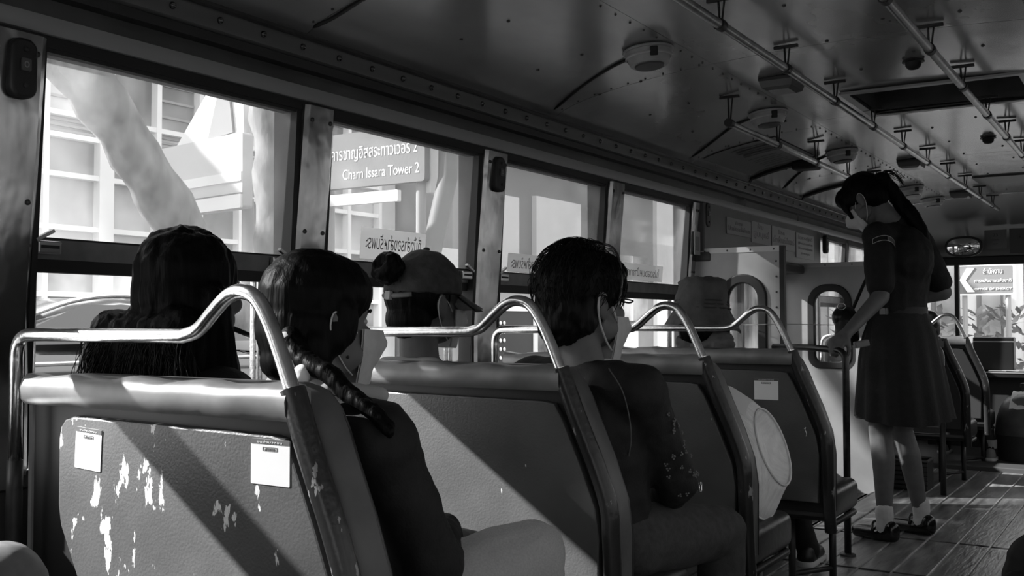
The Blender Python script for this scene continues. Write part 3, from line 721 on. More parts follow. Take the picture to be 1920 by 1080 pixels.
# driver area
en = empty('engine_cover', (1.15, 7.75, .03)); tag(en, 'rounded padded engine cover beside the driver with a painted white highlight on top', 'engine cover')
em = MB()
rings = []
for z, k, q in ((.03,1,1),(.16,1.0,1),(.20,1.015,1),(.30,.98,.98),(.38,.90,.94),(.44,.78,.86),(.47,.6,.7),(.478,.3,.4)):
    rings.append([(1.16+.315*k*(abs(math.cos(a))**.6)*(1 if math.cos(a) > 0 else -1), 7.95+.34*q*(abs(math.sin(a))**.6)*(1 if math.sin(a) > 0 else -1), z) for a in [2*PI*j/28 for j in range(28)]])
link('cover', MB().loft(rings[2:]), mat('cover_vinyl', .13, .4, nscale=10, namp=.25, bump=.2, bscale=16), en, smooth='all')
link('skirt', MB().loft(rings[:3]), mat('cover_skirt', .035, .6), en, smooth=True)
link('painted_highlight', MB().strip(lambda u, v: (.96+.24*u, 7.62+.30*v, .36+.125*math.sin(min(1,.12+v*1.1)*PI/2)+.004*math.sin(u*20+v*9)), 10, 10), mat('highlight_white', .85, .7), en, smooth='all')  # white sheet stands in for the bright highlight on the cover
link('knob', MB().lathe([(.003,0),(.012,0),(.010,.04),(.022,.05),(.020,.075),(.003,.08)], (1.02,7.9,.465), 14), rubber, en, smooth=True)
da = empty('dashboard', (1.1, 8.5, .0)); tag(da, 'dark dashboard under the windscreen with papers on it', 'dashboard')
link('shelf', MB().box(.30, XR-.1, 8.30, 8.72, .555, .60), mat('dash_black', .012, .5), da, bevel=.008)
link('front', MB().box(.30, XR-.1, 8.40, 8.70, .03, .555), mat('dash_black', .012, .5), da)
link('edge_trim', MB().box(.30, XR-.1, 8.294, 8.302, .590, .598), mat('dash_trim', .4, .4), da)
bx = empty('instrument_box', (.76, 8.45, .60)); tag(bx, 'black box standing on the dashboard against the windscreen', 'box')
link('body', MB().box(.625, .905, 8.42, 8.54, .602, .85), mat('box_black', .010, .5), bx, bevel=.008)
link('top_trim', MB().box(.625, .905, 8.416, 8.421, .815, .822), mat('dash_trim', .4, .4), bx)
for i, (x, z, r) in enumerate(((.80,.603,.1),(.90,.606,-.3),(1.0,.609,.2))):
    o = link('paper_sheet', MB().box(-.06,.06,-.04,.04,0,.003, T=Matrix.Translation((x, 8.36, z)) @ Matrix.Rotation(r,4,'Z')), mat('dash_paper', .4, .6)); tag(o, ['crumpled paper on the dashboard nearest the black box','middle paper on the dashboard','paper on the dashboard farthest right'][i], 'paper', 'papers on the dashboard')
# mirror and notices on the bulkhead
mi = empty('rear_view_mirror', (.567, 8.5, 1.46)); tag(mi, 'oval black framed driver mirror on the front bulkhead', 'mirror')
ov = [(.567+.128*(abs(math.cos(a))**.75)*(1 if math.cos(a)>0 else -1), 1.538+.073*(abs(math.sin(a))**.85)*(1 if math.sin(a)>0 else -1)) for a in [2*PI*j/40 for j in range(40)]]
ov2 = [(.567+(x-.567)*.90, 1.538+(z-1.538)*.86) for x, z in ov]
TM = Matrix.Translation((.567,8.46,1.538)) @ Matrix.Rotation(.06,4,'X') @ Matrix.Rotation(.008,4,'Z') @ Matrix.Translation((-.567,-8.46,-1.538))
link('frame', plate_mesh(ov, [], .02, TM @ PY(8.46), bevel=.006), rubber, mi, smooth=True)
gm_ = MB(); rg = [[TM @ Vector((.567+(x-.567)*k, 8.4405-.014*(1-k*k), 1.538+(z-1.538)*k)) for x, z in ov2] for k in (1,.85,.7,.5,.3,.02)]; link('glass', gm_.loft(rg, cap=False), mat('mirror_glass', .85, .02, 1), mi, smooth='all')
link('arm', MB().tube([(.567,8.48,1.54),(.567,8.66,1.56)], .008, 8), rubber, mi)
def bulk(x0, x1, z0, z1, lab, pm, txt):
    o = link('notice', plate_mesh(rrect(x0,x1,z0,z1,.004), [], .004, PY(8.52)), pm); tag(o, lab, 'notice')
    for (zz, s, t, wd, *dx) in txt:
        link('print', text_mesh(t, s, PY(8.517) @ Matrix.Translation(((x0+x1)/2+(dx[0] if dx else 0), zz, 0)), width=wd), mat('bulk_ink', .01, .5), o)
bulk(.704, .858, 1.518, 1.660, 'grey notice with a number on the bulkhead beside the oval mirror', mat('bulk_notice', .12, .5), [(1.62,.03,'2',.014,-.009),(1.62,.03,'3',.014,.009),(1.585,.016,'หมายเลข',.05),(1.555,.016,'รถ',.03)])
bulk(.876, 1.02, 1.478, 1.664, 'dark framed notice on the bulkhead, right of the numbered one', mat('bulk_notice2', .05, .5), [(1.60,.03,'★',.02),(1.59,.012,'ประกาศ',.05)])
# ================================================================== PEOPLE
skin   = mat('skin', .15, .55, 0, .35, nscale=30, namp=.10)
skin_d = mat('skin_tan', .14, .55, 0, .35, nscale=30, namp=.10)
hairm  = mat('black_hair', .004, .5, 0, .10, nscale=60, namp=.5, bump=.35, bscale=90, stretch=(1,1,.12))
hair_s = mat('soft_hair', .005, .5, 0, .16, nscale=50, namp=.6, bump=.5, bscale=70, stretch=(1,1,.2))
maskm  = mat('face_mask', .55, .7, nscale=40, namp=.08)
elastic= mat('elastic', .62, .6)
eyew   = mat('eye_white', .5, .3); eyeb = mat('eye_dark', .01, .2)
def headT(c, yaw, pitch, s=1.0, roll=0):
    """head frame: x right, y forward, z up, origin under the chin; c = centre of the cranium"""
    R = Matrix.Rotation(yaw, 4, 'Z') @ Matrix.Rotation(-pitch, 4, 'X') @ Matrix.Rotation(roll, 4, 'Y')
    return Matrix.Translation(c) @ R @ Matrix.Scale(s, 4) @ Matrix.Translation((0, 0, -.125))
def xform(mb, T): mb.v = [tuple(T @ Vector(p)) for p in mb.v]; return mb
def merge(a, b): a.add(b.v, b.f); return a
def head_mb(ears=True):
    h = MB()
    h.ell((0,-.012,.130), (.074,.092,.084)); h.ell((0,.026,.085), (.062,.062,.085)); h.ell((0,.045,.028), (.046,.046,.034))
    h.ell((0,.062,.118), (.052,.030,.026)); h.cap((0,.086,.100), .008, (0,.104,.066), .0125); h.ell((0,.094,.064), (.017,.012,.009))
    for s in (-1, 1):
        h.ell((s*.034,.072,.072), (.024,.022,.022)); h.ell((s*.050,.028,.040), (.020,.040,.030))
        if ears:
            h.ell((s*.076,-.004,.088), (.009,.020,.031), Matrix.Rotation(.2,3,'X')); h.ell((s*.080,-.012,.096), (.009,.014,.022)); h.ell((s*.076,.002,.062), (.007,.009,.010))
    h.ell((0,.087,.040), (.021,.010,.007)); h.ell((0,.085,.030), (.018,.010,.007))
    return h
def mask_mesh(T, low=False):
    m = MB()
    def fn(off):
        def g(u, v):
            a = (u-.5)*2*1.35; z = -.012+.098*v
            bul = math.cos(a)**2
            nb = math.exp(-((v-.74)/.34)**2)*bul**2*.032
            w = .066-.010*abs(v-.5)-.014*(1-v)
            x = math.sin(a)*w*1.02; y = .022+.078*max(math.cos(a),0)**.8+nb+.004*bul-.018*(1-v)*bul*.6
            p = .0016*math.sin(v*6*PI)*bul
            return T @ Vector((x*(1+off*14), y+off+p, z))
        return g
    m.strip(fn(.004), 16, 14); m.strip(fn(.001), 16, 14, True)
    return m
def eyes(T, parent):
    for s in (-1, 1):
        e = link('eye', xform(MB().ell((s*.031,.073,.100), (.012,.009,.007), nu=10, nv=7), T), eyew, parent, smooth='all')
        link('iris', xform(MB().ell((s*.031,.080,.100), (.0052,.003,.0052), nu=8, nv=6), T), eyeb, e, smooth='all')
        link('eyebrow', xform(MB().tube([(s*.016,.092,.117),(s*.032,.089,.121),(s*.048,.078,.116)], [.002,.003,.0015], 6), T), hairm, parent)
def hand(mb, w, d, n, side, curl=.5, s=.92, spread=1):
    """palm and five fingers: w wrist, d direction to the knuckles, n out of the palm, side +1 thumb towards d x n"""
    w = Vector(w); d = Vector(d).normalized(); n = Vector(n); n = (n-d*n.dot(d)).normalized(); l = d.cross(n)*side
    K = []
    for i, off in enumerate((.030, .010, -.010, -.029)):
        k = w + d*(.082-.004*abs(i-1)-(.006 if i == 3 else 0))*s + l*off*s*spread; K.append(k)
        mb.cap(w+l*off*.55*s, .0135*s, k, .0105*s, n=8)
    for k, L, c in zip(K, (.068,.076,.071,.056), (curl, curl*1.05, curl*1.08, curl*1.12)):
        p = k; a = c*.55; r = .0092*s
        for j, f in enumerate((.46,.30,.24)):
            q = p + (d*math.cos(a)+n*math.sin(a))*L*f*s
            mb.cap(p, r, q, r*.93, n=8); p = q; r *= .93; a += c*1.1
    b = w + d*.022*s + l*.024*s; t1 = b + (l*.75+d*.62+n*.25).normalized()*.042*s; t2 = t1 + (l*.30+d*.75+n*(.3+.5*curl)).normalized()*.032*s; t3 = t2 + (l*(.1-.3*curl)+d*.75+n*(.3+.7*curl)).normalized()*.024*s
    mb.cap(b, .015*s, t1, .0115*s, n=8); mb.cap(t1, .0110*s, t2, .0098*s, n=8); mb.cap(t2, .0098*s, t3, .0082*s, n=8)
def wrinkle(amp, sc=18, st=(1,1,1)):
    return lambda co, n: amp*noise.noise(Vector((co.x*sc*st[0], co.y*sc*st[1], co.z*sc*st[2])))+amp*.5*noise.noise(Vector((co.x*sc*2.3*st[0], co.y*sc*2.3*st[1], co.z*sc*2.3*st[2])))
def locks(amp, sc=55, zs=.14):
    return lambda co, n: amp*noise.noise(Vector((co.x*sc, co.y*sc, co.z*sc*zs)))+amp*.5*noise.noise(Vector((co.x*sc*2.7, co.y*sc*2.7, co.z*sc*.3)))
def seated(label, X, Y, top, hy=0, hp=0, hs=1.0, shirt=None, trous=None, sk=skin, headc=None, lean=0.0, sh=None, knees=None, feet=None, hands=None, elbows=None, ztop_sh=None, shoes=None, zseat=.372, sleeve='long', width=1.0, zfloor=0.0):
    """a person sitting on a bus seat, facing forward; returns root, head frame"""
    root = empty('person', (X, Y, zfloor)); tag(root, label, 'person')
    hc = Vector(headc) if headc else Vector((X, Y+.04, top-.094*hs))
    T = headT(hc, hy, hp, hs)
    zs = ztop_sh or (hc.z-.215*hs)                      # shoulder height
    hip = Vector((X, Y+.02, zseat+.085)); chest = Vector((X, Y+lean*.6, zs-.10)); 
    shl = sh or [Vector((X-.145*width, Y+lean, zs-.03)), Vector((X+.145*width, Y+lean, zs-.03))]
    kn = knees or [Vector((X-.10, Y+.33, zseat+.045)), Vector((X+.10, Y+.33, zseat+.045))]
    ft = feet or [Vector((k.x, k.y+.03, zfloor+.05)) for k in kn]
    el = elbows or [Vector((X-.19*width, Y+.07, zs-.27)), Vector((X+.19*width, Y+.07, zs-.27))]
    hd = hands or [Vector((X-.06, Y+.24, zseat+.155)), Vector((X+.06, Y+.24, zseat+.155))]
    body = xform(head_mb(), T)
    neck0 = T @ Vector((0,-.022,.055)); neckb = Vector((X, Y+lean*.9, zs+.005))
    body.cap(neck0, .047*hs, neckb, .056)
    def torso(mb, g):
        mb.ell(hip, (.155*width+g, .115+g, .105+g)); mb.cap(hip, .12+g, chest, .125+g, flat=1.16*width, side=(1,0,0)); mb.ell(chest, (.150*width+g, .108+g, .12+g))
        mb.cap(shl[0], .062+g, shl[1], .062+g); mb.cap(chest+Vector((0,0,.05)), .09+g, neckb, .058+g)
    def arm(mb, i, g, part=2):
        if part >= 1: mb.cap(shl[i], .053+g, el[i], .040+g)
        if part >= 2: mb.cap(el[i], .040+g, hd[i], .026+g*1.1)
    def legs(mb, g):
        for i in (0,1):
            hp_ = Vector((X+(-.085,.085)[i], Y+.03, zseat+.075))
            mb.cap(hp_, .082+g, kn[i], .058+g); mb.cap(kn[i], .056+g, kn[i]*.5+ft[i]*.5+Vector((0,-.015,0)), .048+g); mb.cap(kn[i]*.5+ft[i]*.5+Vector((0,-.015,0)), .048+g, ft[i], .034+g)
        mb.ell(hip, (.160*width+g, .120+g, .100+g))
    torso(body, -.020); legs(body, -.008)
    for i in (0,1):
        arm(body, i, -.004); hand(body, hd[i], (kn[i]-hd[i])*.4+Vector((0,.2,-.03)), (0,0,-1), -1 if i else 1, .45)
        body.cap(ft[i]+Vector((0,-.03,-.02)), .030, ft[i]+Vector((0,.11,-.025)), .026)
    b = link('body', remeshed(body, .0065, 4), sk, root, smooth='all')
    s = MB(); torso(s, .010)
    for i in (0,1): arm(s, i, .012, 2 if sleeve == 'long' else 1)
    link('shirt', remeshed(s, .0085, 4, wrinkle(.006)), shirt, root, smooth='all')
    t = MB(); legs(t, .012)
    link('trousers', remeshed(t, .0085, 4, wrinkle(.005)), trous, root, smooth='all')
    for i in (0,1):
        so = MB(); f = ft[i]; so.cap(f+Vector((0,-.035,-.018)), .034, f+Vector((0,.115,-.022)), .030, flat=1.1, side=(1,0,0)); so.ell(f+Vector((0,-.02,0)), (.036,.045,.04))
        me = remeshed(so, .007, 3)
        for v in me.vertices: v.co.z = max(v.co.z, zfloor+.004)
        shoe = link('shoe', me, shoes or mat('dark_shoe', .02, .4), root, smooth='all')
        link('sole', plate_mesh(rrect(f.x-.036, f.x+.036, f.y-.072, f.y+.146, .034), [], .016, Matrix.Translation((0,0,zfloor+.009)), bevel=.002), mat('white_sole', .7, .6), shoe)
    eyes(T, root)
    return root, T
def strands(paths, r, name, m, parent, label=None):
    mb = MB()
    for p in paths: mb.tube(p, [r]*(len(p)-1)+[r*.3], 4, cap=False)
    o = link(name, mb, m, parent, smooth='all'); tag(o, label, kind='stuff'); return o
rnd = random.Random(3)
black_cloth = mat('black_cloth', .006, .75, nscale=60, namp=.3, bump=.15, bscale=200)
dark_cloth = mat('dark_cloth', .012, .8, nscale=60, namp=.3, bump=.15, bscale=200)
denim = mat('light_denim', .42, .8, nscale=260, namp=.10, bump=.25, bscale=300)
greytrous = mat('grey_trousers', .045, .8, nscale=60, namp=.25, bump=.2, bscale=200)
# ---- P1: long haired passenger at the first window
r1, T1 = seated('long haired passenger in the nearest seat, window side, seen from behind', .215, 1.37, 1.150, hy=-.05, width=.9, headc=(.207,1.41,1.054), shirt=dark_cloth, trous=mat('trousers_a', .03, .8), hs=1.0, knees=[Vector((.15,1.69,.42)), Vector((.32,1.69,.42))])
h = MB(); 
hh = MB().ell((0,-.016,.136), (.092,.108,.094)); hh.ell((0,-.03,.09), (.094,.096,.10)); hh.ell((0,-.045,.03), (.098,.075,.09)); hh.ell((.0,-.055,-.02), (.105,.062,.08))
for s in (-1, 1): hh.cap((s*.075,-.02,.08), .04, (s*.085,.0,-.08), .045); 
h = xform(hh, T1)
for (x0, x1, yb) in ((.09,-.018,1.31),(.11,.015,1.30),(.14,.05,1.285),(.18,.11,1.275),(.23,.18,1.275),(.27,.235,1.285),(.29,.275,1.30)):
    h.cap((x0, 1.315, .945), .047, (x1, yb+.035, .80), .044)
link('hair', remeshed(h, .0065, 2, locks(.007)), hairm, r1, smooth='all')
ps = []
for k in range(420):
    x = rnd.uniform(-.02,.36); t = (x-.17)/.19; z0 = rnd.uniform(.87,.96); y = rnd.uniform(1.26,1.34)
    dx = t*rnd.uniform(.0,.06)+rnd.uniform(-.015,.015)
    w_ = rnd.uniform(0,6.28); ps.append(spline([(.215+(x-.18)*(.72+.05*j)+.007*math.sin(w_+j*1.5)+dx*j*.12, (1.27 if j else 1.29)+.006*math.cos(w_+j*1.7)+(y-1.30)*.4, z0+.01-.030*j) for j in range(7)], 3))
strands(ps, .0008, 'hair_strands', hair_s, r1, 'loose wavy hair strands')
link('shoulder_clip', xform(MB().ell((.070,-.02,.075), (.018,.02,.03)), T1), hair_s, r1, smooth='all')
# ---- P2: braided passenger with a mask, aisle side of the nearest seat
r2, T2 = seated('passenger with a dark braid, face mask and black jacket in the nearest seat, aisle side', .605, 1.365, 1.092, hy=-.28, hp=.05, headc=(.560,1.40,.995), hs=1.03, shirt=black_cloth, trous=denim,
    sh=[Vector((.46,1.37,.775)), Vector((.745,1.345,.765))], elbows=[Vector((.44,1.46,.56)), Vector((.795,1.44,.545))], hands=[Vector((.58,1.60,.56)), Vector((.68,1.62,.56))],
    knees=[Vector((.58,1.70,.43)), Vector((.845,1.675,.525))], feet=[Vector((.58,1.72,.05)), Vector((.83,1.72,.05))], shoes=mat('shoe_a', .03, .4))
hh = MB().ell((0,-.014,.136), (.083,.101,.091)); hh.ell((0,-.040,.085), (.080,.074,.080)); hh.ell((0,-.058,.030), (.055,.045,.045)); hh.ell((.0,.02,.150), (.078,.080,.070))
for s in (-1,1): hh.ell((s*.070,.004,.095), (.020,.036,.050)); hh.ell((s*.074,-.008,.075), (.016,.032,.040)); hh.ell((s*.062,-.040,.045), (.026,.036,.045))
link('hair', remeshed(xform(hh, T2), .0055, 3, locks(.0022, 60, .5)), hairm, r2, smooth='all')
bp = spline([(.600,1.290,.932),(.632,1.283,.905),(.665,1.280,.890),(.700,1.282,.876),(.728,1.285,.852),(.758,1.287,.835),(.785,1.290,.818),(.806,1.292,.800)], 3)
bm_ = MB()
for i, p in enumerate(bp):
    t = (bp[min(i+1,len(bp)-1)]-bp[max(i-1,0)]).normalized(); sd = t.cross(Vector((0,0,1))).normalized(); up_ = sd.cross(t); q = .024-.009*i/len(bp)
    off = sd*.009*(1 if i % 2 else -1)
    bm_.cap(p+off-t*.012-sd*.004*(1 if i%2 else -1), q*.8, p+off*.6+t*.016, q*.66, n=10)
link('braid', remeshed(bm_, .004, 1, locks(.0015, 120, .6)), hairm, r2, smooth='all')
for c in ((.600,1.278,.928),(.620,1.262,.886),(.654,1.260,.876)):
    link('scrunchie', remeshed(MB().ell(c, (.016,.014,.020)), .004, 1, wrinkle(.003, 60)), mat('scrunchie', .75, .8), r2, smooth='all')
link('collar', remeshed(MB().cap((.52,1.33,.850), .020, (.64,1.345,.848), .018).cap((.64,1.345,.848), .018, (.69,1.42,.835), .016), .006, 2), mat('pale_collar', .45, .8), r2, smooth='all')
def put_mask(T, root, straps=True, m=maskm):
    link('face_mask', mask_mesh(T @ Matrix.Translation((0,.008,0))), m, root, smooth='all')
    if straps:
        for s in (-1,1):
            link('mask_strap', MB().tube([T @ Vector(p) for p in spline([(s*.060,.045,.078),(s*.073,.018,.098),(s*.084,-.016,.112),(s*.086,-.026,.088),(s*.078,-.012,.056),(s*.064,.018,.022),(s*.050,.045,.004)], 5)], .0016, 6), elastic, root, smooth='all')
put_mask(T2, r2)
link('mole', xform(MB().ell((.0695,.022,.036), (.003,.003,.003), nu=8, nv=5), T2), ink, r2)
# ---- P3: short haired passenger in a dark print shirt
shirt3 = mat('dark_print_shirt', .006, .75, nscale=60, namp=.3, bump=.15, bscale=200)
r3, T3 = seated('short haired passenger in a dark printed shirt with a mask under the chin, second seat', .69, 2.185, 1.139, hy=-.40, hp=.03, headc=(.665,2.215,1.042), hs=1.06, shirt=shirt3, trous=greytrous,
    sh=[Vector((.53,2.20,.812)), Vector((.835,2.165,.800))], elbows=[Vector((.50,2.28,.56)), Vector((.862,2.325,.575))], hands=[Vector((.66,2.44,.49)), Vector((.755,2.45,.49))],
    knees=[Vector((.66,2.62,.42)), Vector((.865,2.60,.415))], feet=[Vector((.64,2.62,.05)), Vector((.86,2.66,.05))])
hh = MB().ell((0,-.016,.140), (.087,.106,.092)); hh.ell((0,-.036,.085), (.084,.082,.082)); hh.ell((0,-.050,.045), (.068,.062,.055)); hh.ell((0,.035,.158), (.078,.074,.060))
for s in (-1,1): hh.ell((s*.070,.020,.125), (.016,.042,.040)); hh.ell((s*.074,-.04,.07), (.014,.028,.05))
link('hair', remeshed(xform(hh, T3), .0055, 1, locks(.006, 60, .45)), hair_s, r3, smooth='all')
ps = []
for k in range(700):
    a = rnd.uniform(0,2*PI); b = rnd.uniform(.05,1.75)
    d = Vector((math.sin(b)*math.cos(a)*.086, math.sin(b)*math.sin(a)*.104-.014, .140+math.cos(b)*.092)); o_ = Vector((0,-.014,.14)); e = (d-o_).normalized()
    tang = Vector((rnd.uniform(-.7,.7), rnd.uniform(-1.2,.2), rnd.uniform(-2.2,-.4))); tang = (tang-e*tang.dot(e)).normalized()
    ps.append([T3 @ q for q in spline([d-e*.004, d+e*.007+tang*.012, d+e*(.006+.006*rnd.random())+tang*.032, d+e*(-.004+.010*rnd.random())+tang*.055], 3)])
strands(ps, .0009, 'hair_strands', hair_s, r3, 'tousled short hair strands')
link('face_mask', mask_mesh(T3 @ Matrix.Translation((0,.004,-.020))), maskm, r3, smooth='all')
for s in (-1,1):
    link('mask_strap', MB().tube([T3 @ Vector(p) for p in spline([(s*.058,.055,.058),(s*.075,.020,.100),(s*.088,-.016,.116),(s*.090,-.026,.090),(s*.080,-.012,.050),(s*.062,.022,.010),(s*.048,.05,-.012)], 5)], .0028, 6), elastic, r3, smooth='all')
link('spectacles', MB().tube([T3 @ Vector(p) for p in spline([(.084,-.02,.112),(.078,.04,.108),(.062,.098,.104),(.034,.112,.100),(.0,.114,.104),(-.034,.112,.100),(-.062,.098,.104)], 4)], .0022, 6), rubber, r3, smooth='all')
link('hair_band', MB().tube([T3 @ Vector(p) for p in spline([(.088,.036,.100),(.084,.046,.155),(.055,.052,.215),(0,.054,.236),(-.055,.052,.215)], 5)], .003, 6), mat('hair_band', .12, .3, .4), r3, smooth='all')
link('bag_strap', MB().tube(spline([(.80,2.09,.86),(.835,2.095,.80),(.84,2.12,.70),(.80,2.15,.60),(.74,2.2,.52)], 6), .0016, 6), mat('strap_grey', .10, .5), r3, smooth='all')
link('zip_pull', MB().tube(arc([(.903,2.36,.575),(.905,2.362,.553),(.905,2.374,.553),(.903,2.376,.575)], .008), .002, 6), chrome, r3, smooth='all')
fl = MB().mesh('f') if False else None
for k in range(26):
    th = rnd.uniform(-.6,1.3); zz = rnd.uniform(.50,.80)
    # small flower prints lie on the sleeve and back
    p = Vector((.835,2.165,.80)).lerp(Vector((.862,2.325,.575)), rnd.uniform(0,1)); ax = (Vector((.862,2.325,.575))-Vector((.835,2.165,.80))).normalized()
    dr = Vector((math.cos(th), -math.sin(th)*.9, .25*math.sin(th*3))); dr = (dr-ax*dr.dot(ax)).normalized()
    q = p+dr*.0625
    R = dr.to_track_quat('Z','Y').to_matrix().to_4x4()
    m = MB()
    for j in range(3): m.ell((.0035*math.cos(j*2.1+k), .0035*math.sin(j*2.1+k), 0), (.0026,.0026,.0012), nu=6, nv=4)
    link('flower_print', xform(m, Matrix.Translation(q) @ R), mat('flower_print', .16, .8), r3)
# ---- P4: passenger in a baseball cap with a bun
r4, T4 = seated('passenger in a dark baseball cap with a hair bun, second seat, window side', .195, 2.18, 1.150, width=.86, hy=-.22, hp=.10, headc=(.185,2.215,1.045), hs=1.03, shirt=mat('grey_shirt', .10, .8, nscale=50, namp=.2), trous=mat('trousers_b', .03, .8), knees=[Vector((.10,2.5,.42)), Vector((.30,2.5,.42))])
hh = MB().ell((0,-.024,.115), (.083,.094,.085)); hh.ell((0,-.05,.050), (.070,.055,.055))
link('hair', remeshed(xform(hh, T4), .006, 2, locks(.003)), hairm, r4, smooth='all')
link('hair_bun', remeshed(xform(MB().lathe([(.003,-.02),(.034,-.022),(.044,0),(.040,.026),(.026,.036),(.012,.028),(.003,.018)], (.004,-.128,.168), 20, Matrix.Rotation(1.15,3,'X')), T4), .004, 1, locks(.004, 60, 1)), hairm, r4, smooth='all')
cp = MB(); n = 28; rings = []
for k in range(11):
    a = PI/2*k/10; rr_ = math.cos(a)
    rings.append([(.092*math.cos(2*PI*j/n)*max(rr_,.03)**.85, -.008+.110*math.sin(2*PI*j/n)*max(rr_,.03)**.85, .128+.108*math.sin(a)-.018*(1-math.sin(2*PI*j/n))*.5*(1-k/10)) for j in range(n)])
capm = mat('dark_cap', .06, .8, nscale=40, namp=.3, bump=.2, bscale=150)
cap_o = link('cap', remeshed(xform(MB().loft(rings), T4), .006, 3, wrinkle(.003, 25)), capm, r4, smooth='all')
vz = MB()
def vis(off):
    def g(u, v):
        a = (u-.5)*2.2; R_ = .103+.085*v*math.cos(a*.75)
        return T4 @ Vector((math.sin(a)*.088*(1+.12*v), .0+math.cos(a)*.098+(R_-.103)*1.0, .128-.030*v-.016*abs(math.sin(a))**2*1.2+off))
    return g
vz.strip(vis(0), 16, 6); vz.strip(vis(.006), 16, 6, True); link('visor', vz, capm, r4, smooth='all')
link('cap_button', xform(MB().ell((0,-.008,.238), (.009,.009,.005)), T4), capm, r4, smooth='all')
link('cap_strap', MB().tube([T4 @ Vector(p) for p in spline([(.055,-.090,.108),(.03,-.110,.104),(0,-.118,.102),(-.03,-.110,.104),(-.055,-.090,.108)], 4)], .007, 6), mat('cap_strap', .20, .7), r4, smooth='all')
link('strap_buckle', xform(MB().box(-.008,.012,-.128,-.116,.092,.114), T4), mat('buckle', .5, .4), r4, bevel=.002)
put_mask(T4, r4)
link('collar', remeshed(MB().cap((.12,2.13,.845), .03, (.26,2.15,.845), .03), .006, 2), mat('pale_collar', .45, .8), r4, smooth='all')
# ---- P5: passenger in a bucket hat
r5, T5 = seated('passenger in a crumpled bucket hat and dark clothes in the fourth seat', .325, 3.80, 1.142, hy=-.10, hp=.04, headc=(.318,3.84,1.022), hs=1.0, shirt=dark_cloth, trous=black_cloth, knees=[Vector((.40,4.10,.42)), Vector((.53,4.10,.42))], feet=[Vector((.47,4.18,.05)), Vector((.64,4.14,.05))], shoes=mat('black_shoe', .012, .4))
hatm = mat('hat_canvas', .085, .85, nscale=14, namp=.35, bump=.3, bscale=60)
n = 40; rings = []
for (r_, z) in ((.004,.246),(.060,.244),(.086,.232),(.094,.205),(.097,.165),(.100,.140),(.116,.105),(.138,.060),(.146,.040),(.142,.038),(.130,.062),(.104,.104),(.090,.140),(.085,.20),(.060,.228),(.004,.232)):
    rings.append([T5 @ Vector((r_*math.cos(2*PI*j/n), -.008+r_*1.12*math.sin(2*PI*j/n), z+.006*math.sin(4*PI*j/n+r_*30)*(r_/.14)+.004*math.sin(14*PI*j/n)*(r_ > .1))) for j in range(n)])
hb_ = link('bucket_hat', MB().loft(rings, cap=False), hatm, r5, smooth='all')
for v, co in [(v, v.co.copy()) for v in hb_.data.vertices]:
    v.co = co + Vector((noise.noise(co*26), noise.noise(co*26+Vector((9,0,0))), noise.noise(co*26+Vector((0,9,0)))))*.011 + Vector((noise.noise(co*11), noise.noise(co*11+Vector((5,0,0))), noise.noise(co*11+Vector((0,5,0)))))*.016
for z, r_ in ((.150,.1005),(.135,.104),(.120,.111)):
    link('stitched_band', MB().tube([T5 @ Vector((r_*math.cos(a), -.008+r_*1.12*math.sin(a), z)) for a in [2*PI*j/32 for j in range(33)]], .0035, 6), mat('hat_band', .04, .85), hb_, smooth='all')
link('hair', remeshed(xform(MB().ell((0,-.03,.09), (.082,.085,.085)).ell((0,-.05,.03), (.075,.06,.055)), T5), .007, 2, locks(.004)), hairm, r5, smooth='all')
link('scarf', remeshed(MB().cap((.27,3.80,.885), .045, (.42,3.80,.885), .045), .007, 2, wrinkle(.008, 40)), mat('pale_scarf', .14, .85), r5, smooth='all')
# ---- P7: passenger in the far front seat
r7, T7 = seated('far passenger in a dark cap in the front seat before the windscreen', .50, 7.52, 1.02, hy=-.1, hp=.2, headc=(.47,7.57,.94), hs=.95, shirt=mat('far_shirt', .05, .8), trous=black_cloth, knees=[Vector((.50,7.84,.42)), Vector((.76,7.74,.40))], feet=[Vector((.5,7.9,.08)), Vector((.84,7.66,.08))], zfloor=.03, shoes=mat('pale_shoe', .22, .7))
link('cap', remeshed(xform(MB().ell((0,-.01,.15), (.088,.108,.085)).ell((0,.09,.135),(.06,.06,.015)), T7), .008, 2), mat('shiny_cap', .03, .25, 0, .6), r7, smooth='all')
link('sock', MB().tube([(.84,7.66,.10),(.84,7.655,.17)], .040, 12), mat('sock_grey', .35, .8), r7, smooth=True)
# ================================================================== THE CONDUCTOR
cr_ = empty('person', (.83, 4.85, 0)); tag(cr_, 'conductor standing by the guard rail in dark uniform, skirt and white socks', 'person')
f = Vector((-.93,.37,0)).normalized(); lf = Vector((-f.y, f.x, 0))            # facing, her left
def W(c, a=0, b=0, z=0): return Vector(c)+f*a+lf*b+Vector((0,0,z))
TC = headT((.698,4.815,1.540), math.atan2(-f.x, f.y)+.22, .72, .98)
hipc = Vector((.845,4.86,.84)); waist = Vector((.845,4.86,1.0)); chestc = Vector((.852,4.86,1.20)); shl_ = W((.845,4.86,1.345), 0, .150), W((.845,4.86,1.345), -.005, -.150)
elL = Vector((.818,4.64,1.075)); wrL = Vector((.722,4.432,.915)); elR = Vector((1.005,5.03,1.10)); wrR = Vector((.80,5.02,1.05))
knL = Vector((.775,4.775,.475)); knR = Vector((.83,4.945,.475)); anL = Vector((.800,4.735,.09)); anR = Vector((.905,4.985,.09))
b = xform(head_mb(), TC)
nb_ = Vector((.835,4.86,1.395)); b.cap(TC @ Vector((0,-.022,.06)), .046, nb_, .052)
